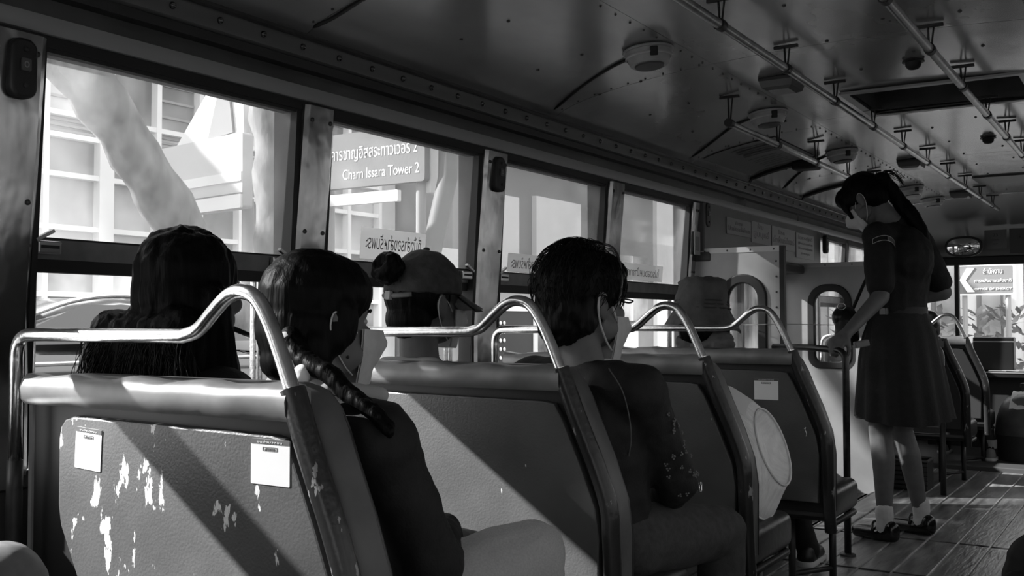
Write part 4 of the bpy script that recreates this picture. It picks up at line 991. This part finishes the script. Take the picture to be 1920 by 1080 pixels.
def ctorso(mb, g):
    mb.cap(waist, .098+g, chestc, .108+g, flat=1.28, side=lf); mb.cap(shl_[0]+Vector((0,0,-.01)), .056+g, shl_[1]+Vector((0,0,-.01)), .056+g); mb.cap(chestc+Vector((0,0,.06)), .09+g, nb_, .045+g); mb.ell(W(chestc,.045,0,.0), (.10+g,.12+g,.075+g))
    mb.ell(W(chestc,-.035,0,.05), (.105+g,.13+g,.13+g))
ctorso(b, -.006); b.cap(hipc, .13, waist, .10, flat=1.2, side=lf)
b.cap(shl_[0], .050, elL, .038); b.cap(elL, .038, wrL, .025); b.cap(shl_[1], .050, elR, .038); b.cap(elR, .038, wrR, .025)
for hipj, kn_, an_ in ((W(hipc,0,.075,-.05), knL, anL), (W(hipc,0,-.075,-.05), knR, anR)):
    b.cap(hipj, .082, kn_, .052); mid = kn_.lerp(an_, .32)-f*.012; b.cap(kn_, .050, mid, .050); b.cap(mid, .050, an_, .030)
    b.cap(an_-f*.02+Vector((0,0,-.055)), .028, an_+f*.12+Vector((0,0,-.062)), .022)
hdir = (Vector((.690,4.392,.872))-wrL).normalized()
hand(b, wrL, hdir, (-.2,.75,-.35), 1, .95, .92)
hand(b, wrR, W((0,0,0), 1, .1, -.1), -lf, 1, .6, .92)
link('body', remeshed(b, .006, 4), skin_d, cr_, smooth='all')
uni = mat('black_uniform', .006, .8, nscale=40, namp=.3, bump=.2, bscale=120)
s = MB(); ctorso(s, .013)
for i, e in ((0, elL), (1, elR)): s.cap(shl_[i], .064, shl_[i].lerp(e, .80), .062)
link('uniform_shirt', remeshed(s, .0075, 3, wrinkle(.006, 14)), uni, cr_, smooth='all')
rings = []; n = 72
for z, a, bb, off in ((1.02,.112,.135,0),(.98,.122,.148,0),(.90,.150,.175,.0),(.80,.168,.190,.0),(.70,.180,.200,-.006),(.60,.192,.210,-.012),(.525,.200,.216,-.018)):
    t = (1.02-z)/.5; rings.append([W((.845,4.86,z), (a+.012*t*math.cos(13*th)+.008*t*math.sin(5*th+2*z))*math.cos(th)+off, (bb+.012*t*math.cos(13*th))*math.sin(th), .012*t*math.sin(2*th)) for th in [2*PI*j/n for j in range(n)]])
link('skirt', MB().loft(rings, cap=False), uni, cr_, smooth='all')
link('skirt_lining', MB().loft([[p.lerp(Vector((.845,4.86,p.z)), .04) for p in r_] for r_ in rings[2:]], cap=False), uni, cr_, smooth='all')
link('belt', MB().loft([[W((.845,4.86,z), .117*math.cos(th), .140*math.sin(th)) for th in [2*PI*j/36 for j in range(36)]] for z in (.995, 1.03)], cap=False), mat('belt', .004, .6), cr_, smooth='all')
link('belt_buckle', MB().box(-.012,.012,-.018,.018,-.016,.016, T=Matrix.Translation(W((.845,4.86,1.012),-.02,.138)) @ Matrix.Rotation(1.1,4,'Z')), mat('belt_buckle', .12, .4, .6), cr_, bevel=.003)
hh = MB().ell((0,-.014,.138), (.085,.103,.092)); hh.ell((0,-.040,.09), (.080,.076,.075)); hh.ell((0,.05,.165), (.074,.062,.050))
for s_ in (-1,1): hh.ell((s_*.068,.020,.130), (.018,.045,.035)); hh.cap((s_*.060,.072,.150), .018, (s_*.062,.085,.060), .009)
link('hair', remeshed(xform(hh, TC), .0055, 2, locks(.003)), hairm, cr_, smooth='all')
pt = spline([TC @ Vector((0,-.095,.118)), TC @ Vector((0,-.125,.112)), Vector((.850,4.865,1.515)), Vector((.895,4.87,1.45)), Vector((.945,4.875,1.37)), Vector((.965,4.88,1.30))], 6)
pm_ = MB()
for i in range(len(pt)-1):
    t = i/(len(pt)-1); q = (.020+.018*math.sin(min(1,t*1.6)*PI/2))*(1-.55*max(0,t-.6)/.4); pm_.cap(pt[i], q, pt[i+1], q, n=10)
link('ponytail', remeshed(pm_, .0055, 1, locks(.004, 70, .2)), hairm, cr_, smooth='all')
link('hair_tie', MB().lathe([(.012,-.008),(.026,-.008),(.030,0),(.026,.008),(.012,.008)], TC @ Vector((0,-.105,.116)), 16, Matrix.Rotation(1.2,3,'X')), rubber, cr_, smooth=True)
ps = []
for k in range(16):
    a = TC @ Vector((rnd.uniform(-.03,.03),-.11,.120)); ps.append(spline([a, a+Vector((.03,0,.02+rnd.uniform(0,.02))), a+Vector((.07,0,.015+rnd.uniform(-.02,.02))), a+Vector((.11,0,rnd.uniform(-.05,.0)))], 4))
strands(ps, .0016, 'hair_strands', hairm, cr_, 'stray hair over the ponytail')
eyes(TC, cr_); put_mask(TC, cr_)
# sleeve badge (left sleeve)
bc = shl_[0].lerp(elL, .16); ax = (elL-shl_[0]).normalized(); out = (Vector((.55,-1,.05))-ax*Vector((.55,-1,.05)).dot(ax)).normalized(); sd = out.cross(ax)
def arcpt(a, r_): 
    o_ = Matrix.Rotation(a, 3, ax) @ out; return bc+o_*.0715+ax*r_
badge = MB()
for (z0, z1) in ((-.022,-.019),(.000,.003)):
    badge.strip(lambda u, v: arcpt(-1.1+1.7*u, z0+(z1-z0)*v+.016*(2*u-1)**2), 14, 1)
for a in (-1.1, -.35, .58): badge.strip(lambda u, v: arcpt(a+.03*u, -.022+.025*v+.016*(2*(a+1.1)/1.7-1)**2), 1, 3)
link('sleeve_badge_outline', badge, mat('badge_line', .45, .7), cr_)
link('sleeve_badge', MB().strip(lambda u, v: arcpt(-1.08+.72*u, -.019+.019*v+.016*(2*(.02+.72*u)/1.7-1)**2)-out*.0006, 10, 1), mat('badge_grey', .09, .7), cr_)
for an_, side in ((anL,1),(anR,-1)):
    link('sock', remeshed(MB().cap(an_+Vector((0,0,-.045)), .036, an_+Vector((0,0,.035)), .036).cap(an_+Vector((0,0,.02)), .039, an_+Vector((0,0,.045)), .039).cap(an_+Vector((0,0,-.05)), .034, an_+f*.05+Vector((0,0,-.058)), .029), .006, 2, wrinkle(.002, 60)), mat('white_sock', .62, .85), cr_, smooth='all')
    sm_ = MB(); hl = an_-f*.035+Vector((0,0,-.055)); tp = an_+f*.135+Vector((0,0,-.062))
    sm_.cap(hl, .036, an_+f*.03+Vector((0,0,-.060)), .038); sm_.cap(an_+f*.03+Vector((0,0,-.062)), .038, tp, .030, flat=1.1, side=lf); sm_.cap(hl+Vector((0,0,.01)), .036, hl+Vector((0,0,.025)), .034)
    me = remeshed(sm_, .006, 2)
    for v in me.vertices: v.co.z = max(v.co.z, .003)
    sh_ = link('shoe', me, mat('patent_leather', .010, .16, 0, .6), cr_, smooth='all')
    link('shoe_strap', MB().tube(spline([an_+f*.035+lf*.040+Vector((0,0,-.045)), an_+f*.045+lf*.02+Vector((0,0,-.012)), an_+f*.045-lf*.02+Vector((0,0,-.012)), an_+f*.035-lf*.040+Vector((0,0,-.045))], 4), .006, 6), MATS['patent_leather'], sh_, smooth='all')
# shoulder bag in front of her
bag = empty('shoulder_bag', (.62, 4.80, .88)); tag(bag, 'dark shoulder bag hanging in front of the conductor', 'bag')
link('pouch', remeshed(MB().ell((.628,4.815,.955), (.052,.10,.085)).ell((.628,4.815,.905), (.055,.10,.055)), .007, 2, wrinkle(.004, 25)), mat('bag_black', .012, .5), bag, smooth='all')
link('flap', remeshed(MB().ell((.606,4.81,.985), (.040,.098,.05)), .007, 2), mat('bag_black2', .02, .35), bag, smooth='all')
link('strap', MB().tube(spline([(.63,4.90,1.02),(.70,4.95,1.20),(.80,4.98,1.40),(.90,4.90,1.36),(.97,4.84,1.2)], 6), .008, 8), mat('bag_black', .012, .5), bag, smooth='all')
link('buckle_ring', MB().tube([(.625+.018*math.cos(a), 4.735, 1.035+.014*math.sin(a)) for a in [2*PI*j/14 for j in range(15)]], .0025, 6), chrome, bag, smooth='all')
pr = link('pale_purse', MB().box(-.030,.030,-.020,.020,-.014,.014, T=Matrix.Translation((.775,4.47,.872)) @ Matrix.Rotation(.5,4,'Z') @ Matrix.Rotation(-.2,4,'Y')), mat('purse', .22, .6), None, bevel=.005); tag(pr, 'small pale purse held at the guard rail beside the hand', 'purse')
# ---- the white sun hat standing on the third seat
sh_ = empty('sun_hat', (.80, 3.05, .375)); tag(sh_, 'white woven sun hat standing on edge on the third seat cushion', 'hat')
hc_ = Vector((.775,3.07,.567)); e1 = Vector((-.32,-.20,.93)).normalized(); nn = Vector((1,.05,0)); nn = (nn-e1*nn.dot(e1)).normalized(); e2 = e1.cross(nn)
def hring(r_, off, wob=.0, n=48, sh=0.0): return [hc_+nn*(off+wob*math.sin(3*2*PI*j/n+1))+e1*(math.cos(2*PI*j/n)*r_+sh)+e2*(math.sin(2*PI*j/n)*r_*.92) for j in range(n)]
strawm = mat('white_straw', .95, .75, nscale=90, namp=.12, bump=.5, bscale=140, stretch=(.25,1,.25))
rings = [hring(.208,-.006,.004), hring(.204,.004,.004), hring(.185,.022,.003), hring(.160,.045,.002), hring(.135,.066,0,48,-.004), hring(.120,.080,0,48,-.006)]
link('brim', MB().loft(rings+[hring(.116,.079,0,48,-.006), hring(.150,.045,.002), hring(.198,.002,.004), hring(.208,-.006,.004)], cap=False), strawm, sh_, smooth='all')
link('inner_crown', MB().loft([hring(.119,.079,0,48,-.006), hring(.108,.060,0,48,-.006), hring(.094,.030), hring(.060,.020), hring(.004,.018)], cap=False), strawm, sh_, smooth='all')
link('brim_edge', MB().tube(hring(.208,-.005,.004)+hring(.208,-.005,.004)[:1], .004, 6, cap=False), mat('straw_edge', .75, .6), sh_, smooth='all')
link('opening_edge', MB().tube(hring(.1195,.081,0,48,-.006)+hring(.1195,.081,0,48,-.006)[:1], .0035, 6, cap=False), mat('straw_edge', .75, .6), sh_, smooth='all')
link('size_band', MB().strip(lambda u, v: (lambda a, r_, o: hc_+nn*(o+.0035)+e1*math.cos(a)*r_+e2*math.sin(a)*r_*.92)(-.55+.9*u, .200-.060*v, .010+.052*v), 10, 4), mat('hat_band_white', .8, .7), sh_, smooth='all')

# ---- passenger in the row behind (only a knee reaches the frame), and a bag in the aisle
sb_ = copy_tree(seat0, (0, -SP, 0)); tag(sb_, 'seat behind the nearest one, at the left edge of the picture', 'bus seat', 'double bus seats along the left windows')
for q in [q for q in bpy.data.objects if q.parent == sb_ and q.name.startswith('sticker')]:
    for g in [g for g in bpy.data.objects if g.parent == q]: bpy.data.objects.remove(g)
    bpy.data.objects.remove(q)
r8, T8 = seated('passenger in grey trousers behind the nearest seat, one knee at the lower left corner', .27, .545, 1.13, shirt=dark_cloth, trous=mat('grey_cotton', .16, .85, nscale=40, namp=.15), knees=[Vector((.18,.88,.45)), Vector((.41,.885,.575))])
link('hair', remeshed(xform(MB().ell((0,-.016,.138), (.084,.102,.090)).ell((0,-.04,.08), (.080,.075,.08)), T8), .007, 2), hairm, r8, smooth='all')
bk = empty('backpack', (1.585, 3.5, 0)); tag(bk, 'black backpack standing in the aisle at the lower right corner', 'backpack')
link('pack', remeshed(MB().ell((1.585,3.5,.17), (.165,.15,.17)).ell((1.585,3.5,.24), (.15,.13,.105)).ell((1.585,3.5,.09),(.165,.15,.09)), .009, 2), mat('pack_black', .010, .7), bk, smooth='all')
link('front_pocket', remeshed(MB().ell((1.485,3.40,.14), (.07,.06,.09)), .008, 2), mat('pack_black', .010, .7), bk, smooth='all')
link('carry_loop', MB().tube(spline([(1.545,3.5,.335),(1.555,3.5,.37),(1.615,3.5,.37),(1.625,3.5,.335)], 5), .007, 8), mat('pack_black', .010, .7), bk, smooth='all')
# ================================================================== THE STREET OUTSIDE
GZ = -.45
gd = struct(empty('ground', (0, 8, GZ)), 'street and pavement outside the bus')
link('road', MB().box(-2.95, 40, -40, 60, GZ-.05, GZ), mat('asphalt', .16, .9, nscale=4, namp=.3, bump=.2, bscale=60), gd)
link('pavement', MB().box(-40, -2.95, -40, 60, GZ-.05, GZ+.12), mat('pavement', .42, .9, nscale=5, namp=.25), gd)
link('kerb', MB().box(-2.98, -2.86, -40, 60, GZ-.05, GZ+.125), mat('kerb', .55, .8), gd)
# near building with white window frames
bw = mat('bldg_white', .85, .6); bg_ = mat('bldg_glass', .45, .15, 0, .6, nscale=.9, namp=.6); bd = mat('bldg_dark_glass', .24, .15, 0, .6, nscale=1.2, namp=.7); bwall = mat('bldg_wall', .6, .8, nscale=2, namp=.12); slat = mat('bldg_slat', .30, .7)
BX = -9.0
b1 = empty('building', (BX, 9.5, GZ)); tag(b1, 'pale building with white window frames seen through the first two windows', 'building')
link('wall', MB().box(BX-4, BX-.12, 2.0, 13.6, GZ, 5.2), bwall, b1)
vy = [4.1, 4.84, 5.58, 6.32, 7.06, 7.86, 8.62, 9.30, 10.0, 10.75, 11.5, 12.25, 13.0]; vz_ = [GZ+.12, .55, 1.30, 2.08, 2.70, 3.16, 3.42, 4.25, 5.0]
for i in range(len(vy)-1):
    for j in range(len(vz_)-1):
        d = bd if (i*7+j*3) % 5 in (0,3) or j < 2 else bg_
        w = link('window', MB().box(BX-.10, BX-.06, vy[i], vy[i+1], vz_[j], vz_[j+1]), d, b1)
        if j in (5,6) and i % 2 == 0:
            for q in range(3):
                z = vz_[j]+(vz_[j+1]-vz_[j])*(q+1)/4
                link('louvre', MB().box(BX-.06, BX-.03, vy[i]+.05, vy[i+1]-.05, z-.015, z+.015), slat, w)
for i, y in enumerate(vy): 
    t = .035 if i != 5 else .10
    link('mullion', MB().box(BX-.06, BX+.06, y-t, y+t, GZ, 5.1), bw, b1)
for j, z in enumerate(vz_[1:]): link('transom', MB().box(BX-.06, BX+.045, vy[0], vy[-1], z-.03, z+.03), bw, b1)
# far grey building along windows three and four
b2 = empty('building', (-8, 27, GZ)); tag(b2, 'grey building with pale panels seen through the dusty third and fourth windows', 'building')
link('wall', MB().box(-12, -8, 13.7, 46, GZ, 6.2), mat('bldg_grey', .26, .8, nscale=.7, namp=.25), b2)
for (ya, yb, za, zb, m) in ((13.9,15.6,1.7,3.2,bw),(16.2,17.9,2.0,3.3,bw),(18.4,21.0,1.0,2.4,bg_),(21.5,22.4,.2,4.6,bw),(23.3,26.0,2.2,3.8,bg_),(26.6,27.6,.0,3.3,bw),(28.5,31,1.8,3.2,bg_),(13.9,17.0,-.2,1.1,bd),(17.6,20.5,-.2,.9,bw),(23,26,-.2,1.4,bd),(31.6,32.4,.0,4.3,bw),(33,38,1.5,3.5,bd)):  # one pale panel here stands in for a reflection on the glass
    p = link('window', MB().box(-8.02, -7.9, ya, yb, za, zb), m, b2)
    if m is bg_ or m is bd:
        for k in range(1, 3): link('mullion', MB().box(-7.9, -7.86, ya+(yb-ya)*k/3-.04, ya+(yb-ya)*k/3+.04, za, zb), bw, p)
# front building
b3 = empty('building', (0, 27, GZ)); tag(b3, 'bright columned building ahead, seen through the windscreen', 'building')
link('wall', MB().box(-7.7, 14, 27, 30, GZ, 7), mat('bldg_front', .42, .8, nscale=1, namp=.2), b3)
for k in range(22):
    x = -7.3+k*1.02
    link('column', MB().lathe([(.12,0),(.26,0),(.25,.2),(.22,.4),(.21,5.5),(.28,5.8),(.12,5.9)], (x, 26.7, GZ), 14), mat('column_white', .75, .7), b3, smooth=True)
    link('window', MB().box(x+.3, x+.72, 26.9, 27.02, .2, 4.5), bg_, b3)
# banded signboard and the tower sign, both facing the traffic
a1 = empty('signboard', (-5.0, 6.05, GZ)); tag(a1, 'pale banded signboard beside the tree in the first window', 'signboard')
TA = Matrix.Translation((-5.0,6.0,0)) @ Matrix.Rotation(-.16,4,'Z') @ Matrix.Translation((5.0,-6.0,0))
link('board', plate_mesh(rrect(-5.75,-4.44,1.90,2.52,.03), [], .10, TA @ PY(6.0)), mat('board_pale', .62, .7), a1)
link('band', plate_mesh(rrect(-5.75,-4.44,2.12,2.20,.01), [], .02, TA @ PY(5.945)), bw, a1)
link('band', plate_mesh(rrect(-5.75,-4.44,1.90,2.02,.01), [], .02, TA @ PY(5.945)), bw, a1)
link('band', plate_mesh(rrect(-5.75,-4.44,2.012,2.024,.001), [], .022, TA @ PY(5.945)), mat('board_line', .25, .7), a1)
link('gable', plate_mesh([(-5.55,2.52),(-5.0,2.98),(-4.52,3.0),(-4.50,2.52)], [], .06, TA @ PY(6.03)), bw, a1)
link('gable_panel', plate_mesh([(-5.0,2.52),(-4.85,2.90),(-4.68,2.84),(-4.62,2.54)], [], .02, TA @ PY(5.985)), mat('board_grey', .30, .7), a1)
for x in (-5.6, -4.6): link('post', MB().tube([(x,6.06,GZ+.1),(x,6.06,2.0)], .05, 10), mat('post_grey', .35, .5), a1, smooth=True)
a2 = empty('signboard', (-4.05, 7.05, GZ)); tag(a2, 'grey building name sign with white Thai and English lettering, second window', 'signboard')
link('board', plate_mesh(rrect(-4.70,-3.44,2.17,2.66,.03), [], .07, PY(7.0)), mat('sign_grey', .20, .6), a2)
link('lower_band', plate_mesh(rrect(-4.72,-3.75,2.02,2.12,.01), [], .05, PY(7.01)), bw, a2)
sgn = mat('sign_white', .95, .5)
link('lettering', text_mesh('อาคารชาญอิสสระทาวเวอร์ 2', .15, PY(6.963) @ Matrix.Translation((-4.06,2.47,0)), width=1.08, depth=.001), sgn, a2)
link('lettering', text_mesh('Charn Issara Tower 2', .13, PY(6.963) @ Matrix.Translation((-3.93,2.285,0)), width=.86, depth=.001), sgn, a2)
for x in (-4.6, -3.55): link('post', MB().tube([(x,7.06,GZ+.1),(x,7.06,2.3)], .045, 10), mat('post_grey', .35, .5), a2, smooth=True)
a3 = empty('signboard', (-3.5, 7.2, GZ)); tag(a3, 'narrow white board on a leaning grey post, right part of the second window', 'signboard')
link('board', MB().box(-3.52,-3.46,7.08,7.32,2.08,2.75), bw, a3, bevel=.01)
link('post', MB().tube([(-3.38,6.78,GZ+.12),(-3.36,6.90,1.4),(-3.31,7.12,2.2),(-3.31,7.14,3.0)], .085, 12), mat('post_dark', .18, .6), a3, smooth=True)
link('small_board', MB().box(-3.52,-3.47,7.2,7.5,1.45,1.62), bw, a3)
# dotted display panel low in the third window
a4 = empty('display_panel', (-2.55, 6.9, GZ)); tag(a4, 'dark panel with rows of white dots in a white frame, low in the third window', 'panel')
link('panel', MB().box(-2.60,-2.52,6.50,7.22,.55,1.055), mat('panel_black', .02, .5), a4)
link('frame', plate_mesh(rrect(6.44,7.28,.50,1.12,.01), [rrect(6.50,7.22,.55,1.055,.01)], .10, PX(-2.56)), bw, a4)
for i in range(5):
    for j in range(6): link('dot', MB().ell((-2.515, 6.56+.055*i, .62+.068*j), (.008,.017,.017), nu=8, nv=6), sgn, a4, smooth='all')
for y in (6.55,7.15): link('post', MB().tube([(-2.58,y,GZ),(-2.58,y,.52)], .03, 8), mat('post_grey', .35, .5), a4)
# trees
bark = mat('bark', .24, .9, nscale=9, namp=.45, bump=1.0, bscale=14, stretch=(1,1,.5))
def tree(label, x, trunk, branches):
    r = empty('tree', (trunk[0][0], trunk[0][1], GZ+.1)); tag(r, label, 'tree', 'street trees outside')
    def limb(nm, pts):
        P = spline([p[:3] for p in pts], 6); n = len(P); m = len(pts)-1
        rr_ = []
        for i in range(n):
            q = i/(n-1)*m; k = min(int(q), m-1); rr_.append((pts[k][3]*(1-q+k)+pts[k+1][3]*(q-k))*(1+.07*math.sin(i*1.7)))
        o = link(nm, MB().tube(P, rr_, 18), bark, r, smooth='all')
        for v in o.data.vertices: v.co += Vector((noise.noise(v.co*5), noise.noise(v.co*5+Vector((7,0,0))), 0))*.03
    limb('trunk', trunk)
    for b_ in branches: limb('branch', b_)
    return r
tree('leaning tree trunk forking across the first window', -3.5, [(-3.55,5.25,GZ+.1,.26),(-3.52,5.12,.2,.20),(-3.5,4.92,.95,.17),(-3.5,4.42,1.62,.155),(-3.5,4.05,2.08,.15),(-3.5,3.70,2.50,.16),(-3.5,3.40,3.1,.15),(-3.6,3.2,4.2,.12)],
     [[(-3.5,3.95,2.2,.10),(-3.55,3.62,2.45,.10),(-3.6,3.35,2.62,.085),(-3.7,2.7,3.1,.07)], [(-3.5,3.62,2.6,.09),(-3.45,3.95,2.72,.06),(-3.4,4.3,3.2,.05)]])
tree('upright tree trunk at the right edge of the first window', -3.9, [(-3.9,5.70,GZ+.1,.25),(-3.9,5.72,.8,.20),(-3.9,5.74,1.6,.19),(-3.9,5.70,2.4,.19),(-3.9,5.62,3.2,.18),(-3.9,5.5,4.4,.14)],
     [[(-3.9,5.74,1.9,.09),(-3.85,6.05,2.35,.09),(-3.8,6.2,2.75,.08),(-3.7,6.5,3.4,.06)]])
hr = random.Random(5)
lv = MB()  # foliage out of view, placed along the sun rays to shade the seats
for k in range(2600):
    y = hr.uniform(-.35, 3.9)
    if 2.63 < y < 2.86: continue  # gap cut to let sun reach the nearer door partition
    zl = 3.46 if y < .55 else (3.0 if y < 3.0 else 2.95+.35*(y-3.0))
    p = Vector((-3.5+hr.uniform(-.8,.5), y, 0)); p.y += .5*(p.x+3.5); p.z = zl-(p.x+3.5)*.68+hr.uniform(0,.9)
    a = hr.uniform(0,6.28); t = hr.uniform(-.9,.9); d = Vector((math.cos(a)*math.cos(t), math.sin(a)*math.cos(t), math.sin(t)))*.11; e = d.cross(Vector((hr.uniform(-1,1),.5,.8))).normalized()*.05
    lv.add([p-d, p+e, p+d, p-e], [(0,1,2,3)])
tag(link('crown', lv, mat('leaf', .14, .6, nscale=5, namp=.4), bpy.data.objects['tree']), 'unseen leafy crown shaped to shade the seats', kind='stuff')
hg = MB()
for k in range(900):
    y = hr.uniform(4.6, 10.5); z = hr.uniform(GZ+.2,.74); x = -3.25+hr.uniform(-.16,.16)
    a = hr.uniform(0,6.28); t = hr.uniform(-.8,.8); s = .05
    d = Vector((math.cos(a)*math.cos(t), math.sin(a)*math.cos(t), math.sin(t)))*s; e = d.cross(Vector((.3,.5,.8))).normalized()*s*.45
    p = Vector((x,y,z)); hg.add([p-d, p+e, p+d, p-e], [(0,1,2,3)])
hgo = link('hedge', hg, mat('hedge_leaf', .22, .7, nscale=5, namp=.5)); tag(hgo, 'low clipped hedge along the pavement', 'hedge', kind='stuff')
# car alongside
car = empty('car', (-2.75, 3.1, GZ)); tag(car, 'dark car standing next to the bus under the first window', 'car')
cpaint = mat('car_paint', .10, .12, .3, coat=1); cgl = mat('car_glass', .03, .05, 0, .8)
rings = []
for (y, zt, zb, w) in ((1.25,.42,-.12,.70),(1.30,.62,-.22,.78),(1.55,.80,-.26,.82),(2.2,.885,-.27,.84),(3.6,.86,-.27,.84),(4.4,.70,-.27,.83),(5.0,.60,-.25,.80),(5.25,.45,-.18,.74),(5.32,.20,-.10,.66)):
    rings.append([(-2.75+a*w, y, zb+(zt-zb)*b) for a, b in ((-.92,0),(-1,.12),(-1.02,.5),(-.98,.82),(-.9,.96),(-.6,1),(.6,1),(.9,.96),(.98,.82),(1.02,.5),(1,.12),(.92,0))])
link('body', MB().loft(rings), cpaint, car, smooth=True, angle=50)
gr_ = []
for (y, z, w) in ((2.12,.86,.74),(2.45,.955,.68),(2.78,1.055,.60),(3.05,1.085,.57),(3.35,1.06,.59),(3.62,.96,.66),(3.95,.84,.74)):
    gr_.append([(-2.75-w, y, min(z,.86)-.03), (-2.75-w*.94, y, z-.035), (-2.75-w*.8, y, z), (-2.75+w*.8, y, z), (-2.75+w*.94, y, z-.035), (-2.75+w, y, min(z,.86)-.03)])
link('cabin', MB().loft(gr_), cpaint, car, smooth=True, angle=50)
link('rear_glass', MB().strip(lambda u, v: (-2.75+(u*2-1)*(.60-.07*v), 2.17+.52*v, .895+.165*v), 8, 4), cgl, car, smooth='all')
link('windscreen', MB().strip(lambda u, v: (-2.75+(u*2-1)*(.60-.07*v), 3.90-.44*v, .875+.165*v), 8, 4), cgl, car, smooth='all')
link('side_window', MB().add([(-2.05,2.35,.875),(-2.03,3.70,.875),(-2.165,3.32,1.045),(-2.175,2.82,1.045)], [(0,1,2,3)]), cgl, car)
link('roof_trim', MB().tube(spline([(-2.07,2.10,.89),(-2.13,2.45,.965),(-2.19,2.78,1.06),(-2.20,3.05,1.09),(-2.19,3.36,1.063)], 5), .012, 8), mat('car_trim', .75, .2, .9), car, smooth='all')
link('belt_trim', MB().tube([(-1.905,1.7,.80),(-1.895,3.9,.80)], .010, 8), mat('car_trim', .75, .2, .9), car, smooth='all')
for (y, x) in ((2.0,-1.96),(2.0,-3.54),(4.5,-1.96),(4.5,-3.54)):
    w = link('wheel', MB().lathe([(.02,-.10),(.24,-.10),(.30,-.07),(.31,0),(.30,.07),(.24,.10),(.02,.10)], (x,y,GZ+.31), 24, Matrix.Rotation(PI/2,3,'Y')), rubber, car, smooth=True)
    link('hub', MB().lathe([(.02,-.11),(.19,-.11),(.18,.11),(.02,.11)], (x,y,GZ+.31), 16, Matrix.Rotation(PI/2,3,'Y')), chrome, w, smooth=True)
# direction sign ahead
a5 = empty('direction_sign', (-.9, 22, GZ)); tag(a5, 'direction sign with a white arrow and Thai lettering seen through the windscreen', 'sign')
x0, x1, z0, z1 = -1.62, -.64, 1.52, 2.06
link('board', plate_mesh(rrect(x0,x1,z0,z1,.03), [], .06, PY(22)), mat('dir_grey', .20, .6), a5)
link('border', plate_mesh(rrect(x0-.03,x1+.03,z0-.03,z1+.03,.04), [rrect(x0,x1,z0,z1,.03)], .07, PY(22)), sgn, a5)
link('arrow', plate_mesh([(x0+.02,z0+.27),(x0+.16,z1-.03),(x0+.30,z1-.03),(x0+.13,z0+.27),(x0+.30,z0+.03),(x0+.16,z0+.03)], [], .02, PY(21.96)), sgn, a5)
for (zz, s, t, w) in ((1.95,.13,'สำนักงาน',.34),(1.77,.09,'การพลังงานแห่งชาติ',.66),(1.61,.06,'OFFICE OF ENERGY',.66)):
    link('lettering', text_mesh(t, s, PY(21.96) @ Matrix.Translation((-1.0,zz,0)), width=w, depth=.004), sgn, a5)
for x in (x0+.1, x1-.1): link('post', MB().tube([(x,22.05,GZ),(x,22.05,1.6)], .05, 8), mat('post_grey', .35, .5), a5)
hb2 = MB()
for k in range(700):
    p = Vector((hr.uniform(-4.5,2.5), 23.5+hr.uniform(-.3,.3), hr.uniform(GZ,1.3))); a = hr.uniform(0,6.28); t = hr.uniform(-1,1)
    d = Vector((math.cos(a)*math.cos(t), math.sin(a)*math.cos(t), math.sin(t)))*.16; e = d.cross(Vector((.3,.5,.8))).normalized()*.07; hb2.add([p-d,p+e,p+d,p-e],[(0,1,2,3)])
o = link('shrubs', hb2, mat('shrub_leaf', .30, .7, nscale=3, namp=.5)); tag(o, 'row of shrubs ahead below the direction sign', 'shrubs', kind='stuff')
PST = glass_mat('pane_sticker', .25, .80, .95, spots=.05, dif=.1)
# mirrored stickers on the panes (read from the street)
def pane_sticker(win, y0, y1, z0, z1, txt, m=None):
    sk_ = lambda z: xl(z)-.005
    zc = (z0+z1)/2; tilt = math.atan(.088)
    T = Matrix.Translation((xl(zc)-.0055, (y0+y1)/2, zc)) @ Matrix.Rotation(tilt, 4, 'Y') @ Matrix(((0,0,1,0),(1,0,0,0),(0,1,0,0),(0,0,0,1)))
    w, h = (y1-y0)/2, (z1-z0)/2
    s = link('sticker', plate_mesh(rrect(-w,w,-h,h,.004), [], .0006, T), m or PST, WO[win])
    for (zz, sz, t, wd) in txt:
        link('mirrored_print', text_mesh(t, sz, T @ Matrix.Translation((0,h*zz,.0009)) @ Matrix.Diagonal((-1,1,1,1)), width=2*w*wd, depth=.0002), greyink, s)
pane_sticker(4, 2.22, 2.52, 1.145, 1.235, [(.05,.055,'ที่นั่งสำรองสำหรับพระ',.85)])
pane_sticker(5, 2.99, 3.30, 1.14, 1.205, [(-.1,.05,'ที่นั่งสำรองสำหรับพระ',.85)])
pane_sticker(6, 3.88, 4.28, 1.145, 1.215, [(-.1,.045,'โปรดสวมหน้ากาก',.8)])
